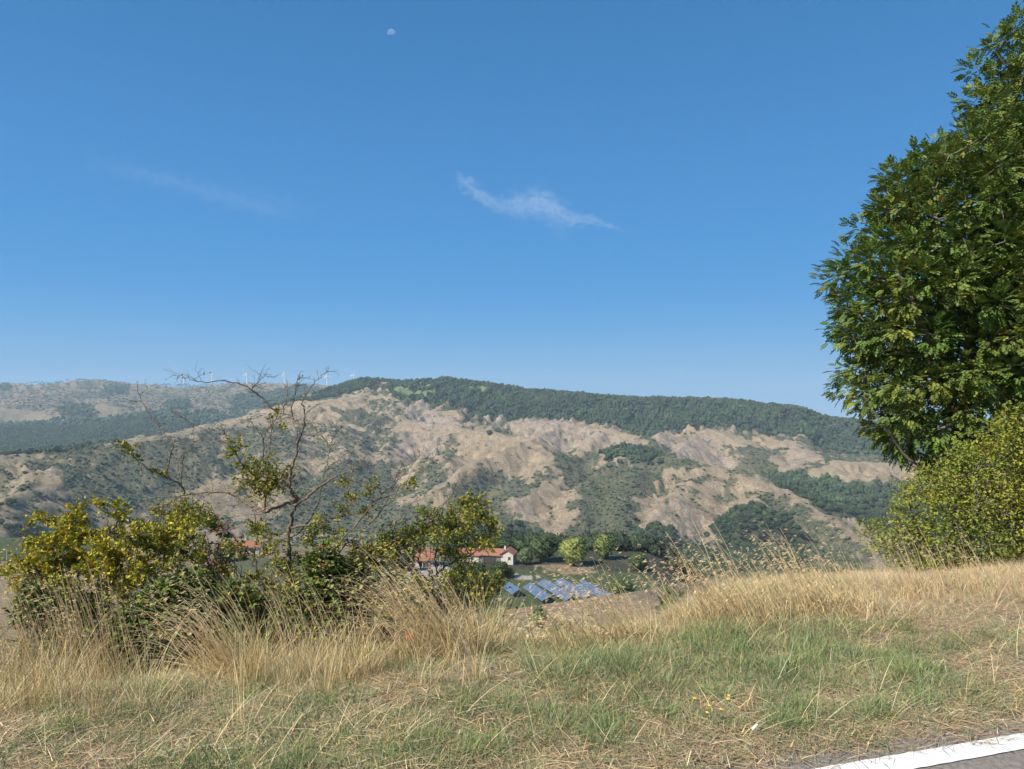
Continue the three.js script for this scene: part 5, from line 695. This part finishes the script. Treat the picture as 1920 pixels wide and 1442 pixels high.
function limbMeshes(net, rad, t, mat, thick) {                      // one mesh per thick limb, the thin rest as twigs
  const { N } = net, kids = N.map(() => []); N.forEach((n, k) => { if (n.parent >= 0) kids[n.parent].push(k); });
  const R = (k) => rad * Math.sqrt(Math.max(1, N[k].load)), twigs = [], limbs = [];
  const walk = (k, from) => {
    const pts = from >= 0 ? [N[from].p] : [], ids = []; let c = k;
    for (;;) { pts.push(N[c].p); ids.push(c); const ch = kids[c]; if (!ch.length) break; ch.sort((a, b) => N[b].load - N[a].load); for (let i = 1; i < ch.length; i++) walk(ch[i], c); c = ch[0]; }
    const r0 = R(k), r1 = R(ids[ids.length - 1]), big = r0 > thick, list = big ? [] : twigs;
    if (pts.length > 1) {
      const pos = pts.map((p) => p.clone()), g = [];
      tubeInto(g, pos, 1, 1, big ? 8 : 4);
      const [P] = g[0], sides = big ? 8 : 4;                         // set each ring's own radius
      for (let i = 0; i < pts.length; i++) { const id = from >= 0 ? ids[Math.max(0, i - 1)] : ids[i], q = R(id) * (big ? 1 + 0.1 * noiseB(i, k) : 1); for (let s = 0; s < sides; s++) for (let a = 0; a < 3; a++) { const o = (i * sides + s) * 3 + a, c0 = [pts[i].x, pts[i].y, pts[i].z][a]; P[o] = c0 + (P[o] - c0) * q; } }
      list.push(g[0]); if (big) limbs.push([from, list]);
    }
  };
  N.forEach((n, k) => { if (n.parent < 0) walk(k, -1); });
  limbs.forEach(([from, l]) => mesh(from < 0 ? 'trunk' : 'limb', joined(l), mat, t));
  if (twigs.length) kind(mesh('twigs', joined(twigs), twigBark, t), 'stuff');
}
function ash(label, [base, outline, trunk, limbs], seed, gap, depth, tries, perClump) {
  const r = rng(seed), t = thing('ash_tree', label, 'tree', base), spots = crownSpots(r, outline, gap, depth, tries, 1.15);
  const start = [{ pts: smooth(trunk.map(V), 24) }, ...limbs.map((l) => ({ join: true, pts: smooth(l.map(V), 14) }))];
  const net = limbNet(r, start, spots, 0.03); limbMeshes(net, 0.0055, t, ashBark, 0.016);
  const leaves = [], mid = outline.reduce((a, p) => [a[0] + p[0] / outline.length, a[1] + p[1] / outline.length], [0, 0]);
  for (const s of spots) {
    const out = new THREE.Vector3(s.x - mid[0], (s.y - mid[1]) * 0.5 + 0.6, s.z * 1.4).normalize(), hue = r();
    for (let k = 0; k < perClump; k++) {
      const o = ball(r).multiplyScalar(gap * (0.35 + 0.4 * r())), d = o.clone().normalize().addScaledVector(out, 0.7).add(ball(r).multiplyScalar(0.5)); d.y -= 0.12;
      const b = 0.72 + 0.5 * r(), young = r() < 0.06 + 0.16 * hue;
      const h2 = 0.85 + 0.3 * hue; leaves.push([s.clone().add(o), d, 0.085 + 0.08 * r(), (r() - .5) * 1.3, r() < 0.006 ? [.30, .16, .06] : young ? [.265 * b * h2, .30 * b, .055 * b] : [.15 * b * h2, .21 * b, .046 * b]]);
    }
  }
  leavesOf('crown', t, ashLeaf, leaves); console.log('ash', spots.length, leaves.length, net.N.length);
}
ash('tall ash tree with feathery leaves and a dark low limb, nearest to the road', PLANTS.ash, 841, 0.34, 1.6, 34000, 56);
ash('second ash tree with a darker trunk, behind and beyond the nearest one', PLANTS.ash2, 842, 0.42, 2.0, 9000, 38);
{
  const [base, outline] = PLANTS.bush, r = rng(851), t = thing('maple_bush', 'dense bush of small yellow green leaves at the foot of the ash', 'bush', base), spots = crownSpots(r, outline, 0.15, 1.2, 30000, 1.7);
  const start = []; for (let k = 0; k < 7; k++) { const a = (k - 3) * 0.33; start.push({ pts: smooth([new THREE.Vector3(a * 0.5, -0.45, (r() - .5) * .5), new THREE.Vector3(a * 0.8, 0.5, (r() - .5) * .6), new THREE.Vector3(a * 1.3, 1.1, (r() - .5) * .8)], 8) }); }
  for (const [x0, y0, x1, y1, z] of [[-.75, .72, -1.36, .85, .3], [-.7, .5, -1.38, .64, .2], [-.8, .3, -1.15, .42, .5], [-.5, 1.1, -.92, 1.2, .1], [-.35, 1.3, -.72, 1.42, 0], [0, 1.6, .1, 1.9, .2], [.3, 1.8, .34, 2.12, 0], [-.2, 1.45, -.38, 1.66, .3]])
    for (let k = 0; k < 6; k++) { const t = k / 5; spots.push(new THREE.Vector3(mix(x0, x1, t) + (r() - .5) * .06, mix(y0, y1, t) + (r() - .5) * .06 - .05 * t * t, z + (r() - .5) * .1)); }
  const net = limbNet(r, start, spots, 0.02); limbMeshes(net, 0.0022, t, twigBark, 0.008);
  const leaves = [];
  for (const s of spots) {
    const hue = noiseB(s.x * 0.9, s.y * 0.9) * 0.5 + 0.5;
    for (let k = 0; k < 44; k++) {
      const o = ball(r).multiplyScalar(0.115), d = o.clone().normalize().add(ball(r).multiplyScalar(0.7)); d.y += 0.15; d.z += 0.3;
      const b = 0.7 + 0.55 * r(), c = r(); leaves.push([s.clone().add(o), d, 0.021 + 0.018 * r(), (r() - .5) * 1.2, c < 0.006 ? [.34 * b, .17 * b, .05 * b] : c < 0.5 ? [mix(.22, .42, hue) * b, mix(.27, .38, hue) * b, .055 * b] : [mix(.17, .30, hue) * b, mix(.23, .32, hue) * b, .05 * b]]);
    }
  }
  leavesOf('foliage', t, mapleLeaf, leaves); console.log('bush', spots.length, leaves.length);
}
// ---------------------------------------------------------------- moon, turbines
{
  const R = 62, dir = new THREE.Vector3(-0.1657, 0.5117, -0.9542).normalize(), n = createNoise2D(rng(901));
  const g = new THREE.SphereGeometry(R, 48, 24, 0, Math.PI * 2, 0, Math.PI / 2 + 0.06), S = 128, d = new Uint8Array(S * S * 4);
  for (let y = 0; y < S; y++) for (let x = 0; x < S; x++) { const k = 0.9 + 0.14 * fbm(n, x / 18, y / 18, 3), o = (y * S + x) * 4; for (let i = 0; i < 3; i++) d[o + i] = 255 * clamp(k, 0, 1); d[o + 3] = 255; }
  const t = new THREE.DataTexture(d, S, S); t.magFilter = THREE.LinearFilter; t.needsUpdate = true;
  const m = mesh('moon_in_sky', g, new THREE.MeshStandardMaterial({ color: 0, roughness: 1, emissive: lin(.135, .26, .44), emissiveMap: t }));
  m.position.copy(dir).multiplyScalar(12000); m.rotation.set(0.30, 0, 0.17);
  m.castShadow = false; tag(m, 'pale half moon high in the clear blue sky', 'moon');
}
{
  const white = new THREE.MeshStandardMaterial({ color: lin(.86, .87, .88), roughness: 0.5 });
  const blade = new Strips(); { const L = [[0, 2.4], [3, 3], [8, 4], [18, 2.8], [32, .9]], p = [], idx = []; L.forEach(([y, w], k) => { p.push(-w * .4, y, .35, w * .6, y, 0, -w * .4, y, -.35); if (k) for (let s = 0; s < 3; s++) { const a = (k - 1) * 3 + s, b = (k - 1) * 3 + (s + 1) % 3; idx.push(a, b, a + 3, b, b + 3, a + 3); } }); blade.g = geometry(p, idx); }
  const tower = new THREE.CylinderGeometry(2.2, 3.4, 62, 14), nacelle = new THREE.CapsuleGeometry(2.9, 7, 4, 10), hub = new THREE.SphereGeometry(2.8, 12, 8);
  tower.translate(0, 31, 0); nacelle.rotateX(Math.PI / 2);
  const L = ['slim white wind turbine at the left end of the far row', 'white wind turbine second from the left on the far ridge', 'white wind turbine third from the left on the far ridge', 'white wind turbine with two raised blades, fourth from the left', 'white wind turbine just before the wooded hill begins', 'white wind turbine standing behind the edge of the wooded hill'];
  [[344, 719, 704, .05, .5], [397, 719, 702, .2, 1.2], [462.5, 719, 700, .1, .3], [533, 719, 699.5, .42, .2], [613, 719, 704.5, .22, 0], [663, 716, 703, -.15, 0]].forEach(([px, base, hubY, rot, yaw], i) => {
    const z = -4500, x = (px - 960) / 1321 * 4500, y = height(x, z), top = 1.4 + (760 - hubY) / 1321 * 4500, k = Math.max(40, top - y) / 62;
    const t = thing('wind_turbine', L[i], 'wind turbine', [x, y - 1, z], yaw, 'wind turbines along the far ridge');
    const tw = mesh('tower', tower, white, t); tw.scale.set(1, (top - y + 1) / 62, 1);
    const h = top - y + 2; const nc = mesh('nacelle', nacelle, white, t); nc.position.y = h; const hb = mesh('hub', hub, white, t); hb.position.set(0, h, 5.6);
    for (let b = 0; b < 3; b++) { const bl = mesh('blade', blade.g, white, t); bl.position.set(0, h, 5.8); bl.rotation.z = rot + b * 2.0944; }
  });
}
// ---------------------------------------------------------------- farm
const wallMat = matte(lin(.66, .61, .53), { map: speckle(256, 91, 6, 0.15, 0.8, 1.05) }), tileMat = matte(lin(.34, .15, .10), { map: (() => { const t = speckle(256, 92, 14, 0.5, 0.6, 1.15); t.repeat.set(.5, .5); return t; })() }), darkMat = matte(lin(.06, .055, .05)), greyWall = matte(lin(.20, .19, .18)), woodMat = matte(lin(.22, .17, .12));
const box = (w, h, d, x, y, z) => { const g = new THREE.BoxGeometry(w, h, d); g.translate(x, y, z); return g; };
function gable(w, h, d, over, x = 0, y = 0, z = 0, thick = 0.22) {  // two roof slabs, ridge along x
  const s = new THREE.Shape(), a = d / 2 + over, e = -over * h / (d / 2);
  s.moveTo(-a, e); s.lineTo(0, h); s.lineTo(a, e); s.lineTo(a, e - thick); s.lineTo(0, h - thick); s.lineTo(-a, e - thick); s.closePath();
  const g = new THREE.ExtrudeGeometry(s, { depth: w + 2 * over, bevelEnabled: false }); g.rotateY(Math.PI / 2); g.translate(x - w / 2 - over, y, z); return g;
}
function gableEnd(w, h, d, wall, x = 0, z = 0) { const s = new THREE.Shape(); s.moveTo(-d / 2, 0); s.lineTo(d / 2, 0); s.lineTo(d / 2, wall); s.lineTo(0, wall + h); s.lineTo(-d / 2, wall); s.closePath(); const g = new THREE.ExtrudeGeometry(s, { depth: w, bevelEnabled: false }); g.rotateY(Math.PI / 2); g.translate(x - w / 2, 0, z); return g; }
function spot(px, d) { const x = (px - 960) / 1321 * d; return [x, height(x, -d), -d]; }
function opening(t, name, x, y, z, w, h, front = 1) { const f = mesh(name, box(w + .2, h + .2, .1, 0, 0, 0), wallMat, t); f.position.set(x, y, z); mesh(name === 'door' ? 'door_leaf' : 'pane', box(w, h, .12, 0, 0, 0), darkMat, f); }
{
  let t = thing('farmhouse', 'farmhouse with orange tiled roof and white porch beside the pale yard', 'house', spot(787, 258), 0.1);
  mesh('wall', gableEnd(10, 2, 7.5, 3.2), wallMat, t); mesh('roof', gable(10, 2, 7.5, .5, 0, 3.35), tileMat, t);
  opening(t, 'window', -2.6, 1.8, 3.8, 1.1, 1.3); opening(t, 'door', .6, 1.2, 3.8, 1.2, 2.2); opening(t, 'window', 3.4, 1.8, 3.8, 1.1, 1.3);
  for (const x of [-1, 1.4, 3.9]) mesh('porch_post', box(.3, 2.5, .3, x, 1.25, 5.6), wallMat, t);
  mesh('porch_roof', (() => { const g = box(6.2, .18, 2.4, 0, 0, 0); g.rotateX(.2); g.translate(1.5, 2.75, 4.9); return g; })(), tileMat, t);
  t = thing('farm_barn', 'long low farm building with red tiled roof and a white end block', 'barn', spot(905, 268), -0.22);
  mesh('wall', gableEnd(8.2, 1.6, 7, 3, -4.6), wallMat, t); mesh('roof', gable(8.2, 1.6, 7, .5, -4.6, 3.15), tileMat, t);
  mesh('wall', gableEnd(8.4, 1.7, 6.6, 3.3, 3.75), greyWall, t); mesh('roof', gable(8.4, 1.7, 6.6, .5, 3.75, 3.45), tileMat, t);
  const tb = mesh('end_block', (() => { const g = gableEnd(5.6, 1.4, 4.6, 4); g.rotateY(Math.PI / 2); g.translate(10.3, 0, 0.6); return g; })(), wallMat, t);
  mesh('roof', (() => { const g = gable(5.6, 1.4, 4.6, .5, 0, 4.12); g.rotateY(Math.PI / 2); g.translate(10.3, 0, 0.6); return g; })(), tileMat, t);
  mesh('chimney', box(.6, 1.3, .6, 9, 5.7, 1), wallMat, t);
  opening(t, 'window', -6.4, 1.7, 3.52, 1, 1.1); opening(t, 'window', -3, 1.7, 3.52, 1, 1.1); opening(t, 'window', 11.2, 2.3, 3.42, .9, 1.1);
  mesh('barn_opening', box(5, 2.3, .1, 3.6, 1.3, 3.36), darkMat, t);
  t = thing('farmhouse', 'white house with a red roof glimpsed through the thorn tree', 'house', spot(466, 285), 0.25);
  mesh('wall', gableEnd(10, 1.8, 7, 3), wallMat, t); mesh('roof', gable(10, 1.8, 7, .45, 0, 3.15), tileMat, t);
  opening(t, 'window', -2.4, 1.6, 3.52, 1, 1.2); opening(t, 'window', 2.2, 1.6, 3.52, 1, 1.2); opening(t, 'door', 0, 1.15, 3.52, 1.1, 2.1);
  // solar tables
  const glass = new THREE.MeshPhysicalMaterial({ color: lin(.10, .13, .18), roughness: 0.3, clearcoat: 0.8, clearcoatRoughness: 0.2 }), alu = new THREE.MeshStandardMaterial({ color: lin(.62, .64, .66), roughness: 0.4, metalness: 0.6 });
  const panel = box(1.42, .05, 2.5, 0, 0, 0), ribs = new THREE.CylinderGeometry(.07, .07, 2.2, 6);
  const names = ['short end of a solar panel row behind the yellowing thorn bush', 'solar panel row nearest to the yellowing thorn bush', 'longest clear solar panel row in the middle of the field', 'solar panel row to the right of the longest one', 'solar panel row half hidden by nodding oat grass', 'lone solar panel table glimpsed through the grass to the right'];
  [[948, 218, 5], [987, 216, 8], [1013, 222, 11], [1044, 224, 11], [1086, 218, 9], [1226, 196, 6]].forEach(([px, d, n], i) => {
    const s = spot(px, d), t2 = thing('solar_panel_row', names[i], 'solar panel', [s[0], s[1], s[2]], 0, 'solar panel rows below the farm');
    const e = [s[0] + n * 2.6 * .24, 0, s[2] + n * 2.6 * .97]; e[1] = height(e[0], e[2]);
    const ax = new THREE.Vector3(e[0] - s[0], e[1] - s[1], e[2] - s[2]).normalize(), side = new THREE.Vector3(.86, .5, -.33); side.addScaledVector(ax, -side.dot(ax)).normalize();
    const M = new THREE.Matrix4().makeBasis(side, new THREE.Vector3().crossVectors(ax, side), ax);
    const rail = mesh('frame', mergeGeometries([box(.12, .1, n * 2.6, -1.2, -.1, n * 1.3), box(.12, .1, n * 2.6, 1.2, -.1, n * 1.3)]), alu, t2); rail.quaternion.setFromRotationMatrix(M); rail.position.set(0, 1.6, 0);
    for (let k = 0; k < n; k++) for (const c of [-1, 1]) { const p = mesh('panel', panel, glass, rail); p.position.set(c * .735, 0, (k + .5) * 2.6); }
    for (let k = 0; k <= n; k += 2) { const p = ax.clone().multiplyScalar(k * 2.6), leg = mesh('leg', ribs, alu, t2); leg.position.set(p.x, p.y + .45, p.z); }
  });
  // fence below the big trees
  t = thing('field_fence', 'low post and rail fence below the round dark tree', 'fence', spot(1090, 252));
  const b0 = spot(1090, 252), post = box(.16, 1.3, .16, 0, .55, 0), ends = [];
  for (let k = 0; k < 13; k++) { const p = spot(1000 + k * 16, 252 + 3 * Math.sin(k)), m = mesh('post', post, woodMat, t); m.position.set(p[0] - b0[0], p[1] - b0[1], p[2] - b0[2]); ends.push(m.position.clone()); }
  for (const h of [.5, 1]) for (let k = 0; k < 12; k++) { const a = ends[k], b = ends[k + 1], m = mesh('rail', box(.07, .1, 1, 0, 0, 0), woodMat, t); m.position.copy(a).lerp(b, .5); m.position.y += h; m.scale.z = a.distanceTo(b); m.lookAt(m.position.clone().add(b.clone().sub(a))); }
  t = thing('utility_pole', 'thin pale pole in the green field at the left edge', 'pole', spot(19, 262));
  mesh('shaft', (() => { const g = new THREE.CylinderGeometry(.10, .17, 8.6, 8); g.translate(0, 4.2, 0); return g; })(), matte(lin(.50, .46, .38)), t); mesh('cap', (() => { const g = new THREE.CylinderGeometry(.14, .14, .15, 8); g.translate(0, 8.55, 0); return g; })(), greyWall, t);
}
// ---------------------------------------------------------------- single trees round the farm and on the slopes
{
  const trunkMat = matte(lin(.09, .07, .055)), make = (name, label, px, d, w, h, c, seed, cat = 'tree') => {
    const p = spot(px, d), t = thing(name, label, cat, p);
    const l = []; tubeInto(l, [new THREE.Vector3(0, -.5, 0), new THREE.Vector3(.1, h * .25, 0), new THREE.Vector3(0, h * .6, .1)], w * .035, w * .018, 7); mesh('trunk', joined(l), trunkMat, t);
    mesh('crown', roundCrown(seed, 2600, w, h, Math.min(.5, w * .06), 4, 0.26), matte(lin(...c), { vertexColors: true, side: THREE.DoubleSide }), t);
  };
  make('oak_tree', 'big round dark green tree right of the barn', 1018, 268, 11.5, 11.5, [.055, .085, .032], 951);
  make('willow_tree', 'broad yellow green tree beside the big dark one', 1075, 260, 11, 11, [.20, .23, .06], 952);
  make('willow_tree', 'smaller yellow green tree behind the oat grass heads', 1131, 272, 8.5, 10, [.15, .19, .055], 953);
  make('orchard_tree', 'grey green small tree between the barn and the dark tree', 985, 262, 6, 6.5, [.13, .16, .075], 954);
  make('orchard_tree', 'bushy green tree in front of the middle of the barn', 893, 236, 7, 5.2, [.085, .13, .045], 955);
  make('orchard_tree', 'dark bushy tree in front of the white barn end', 938, 238, 6.5, 5.2, [.06, .095, .035], 956);
  make('orchard_tree', 'low green tree at the near corner of the yard', 862, 228, 6.5, 5, [.08, .125, .04], 957);
  make('cypress_tree', 'dark evergreen beside the white farmhouse porch', 765, 246, 5.5, 8, [.03, .05, .024], 958);
  make('orchard_tree', 'green bush at the end of the field fence', 1195, 250, 7, 6.5, [.07, .11, .04], 959);
  make('hedge_bush', 'rounded green bush right of the solar panels', 1165, 205, 7.5, 5, [.09, .14, .045], 960, 'bush');
  make('hedge_bush', 'yellowish small bush before the barn end', 957, 240, 3.2, 3, [.20, .22, .06], 961, 'bush');
  make('field_tree', 'single dark tree at the foot of the left slope', 23, 840, 12, 10, [.05, .075, .035], 962);
  make('field_tree', 'lone dark round tree on the scrub slope behind the thorn tree', 274, 1100, 13, 12, [.045, .068, .032], 963);
  make('field_tree', 'dark tree on the slope above the yellow leaved bush', 85, 790, 11, 9, [.05, .075, .035], 964);
  make('field_tree', 'dark tree on the bench above the central spur', 918, 1560, 15, 13, [.045, .07, .035], 965);
  make('orchard_tree', 'shady green tree left of the farmhouse', 735, 252, 8, 7.5, [.06, .095, .035], 966);
  make('orchard_tree', 'green tree beside the house behind the thorn tree', 425, 270, 8, 6.5, [.07, .105, .04], 967);
}
{ // flowers and a scrap of litter on the verge
  const yellow = matte(lin(.66, .45, .05)), stemMat = matte(lin(.12, .19, .06)), head = new THREE.IcosahedronGeometry(1, 1), r = rng(971);
  const flower = (name, label, x, z, n, spread, h, mat, size) => {
    const t = thing(name, label, 'wildflower', [x, height(x, z), z]), st = [];
    for (let k = 0; k < n; k++) {
      const a = (r() - .5) * spread, b = (r() - .5) * spread * .8, y = h * (.7 + .5 * r()); tubeInto(st, [new THREE.Vector3(a * .4, 0, b * .4), new THREE.Vector3(a * .8, y * .6, b * .8), new THREE.Vector3(a, y, b)], .0016, .0011, 4);
      const m = mesh('flower_head', head, mat, t); m.position.set(a, y, b); const s = size * (.7 + .6 * r()); m.scale.set(s, s * .55, s);
      for (let j = 0; j < 4; j++) { const q = mesh('petal', head, mat, t); const w = j * 1.57 + r(); q.position.set(a + Math.cos(w) * s * .9, y, b + Math.sin(w) * s * .9); q.scale.set(s * .55, s * .2, s * .55); }
    }
    mesh('stems', joined(st), stemMat, t);
  };
  flower('yellow_wildflower', 'cluster of small yellow flowers in the grass near the road line', .88, -3.13, 9, .2, .09, yellow, .0055);
  flower('thistle', 'single small purple flower on the crest below the solar panels', .43, -4.35, 1, .01, .3, matte(lin(.32, .18, .33)), .008);
  const t = mesh('paper_scrap', (() => { const g = box(.032, .003, .009, 0, 0, 0); g.rotateZ(.5); g.rotateY(.5); return g; })(), matte(lin(.8, .8, .78))); t.position.set(1.02, height(1.02, -3.0) + .05, -3.0); tag(t, 'white paper scrap caught in the grass by the road', 'litter');
  const lm = mesh('fallen_leaf', leafShape([[.2, .7], [.5, 1], [.8, .6], [1, .05]], .36, .3), matte(lin(.55, .14, .06), { side: THREE.DoubleSide })); lm.scale.setScalar(.05); lm.position.set(-.6, height(-.6, -4.1) + .16, -4.1); lm.rotation.set(.9, .4, .3); tag(lm, 'orange red leaf caught in the dry grass', 'leaf');
}
renderer.render(scene, camera);
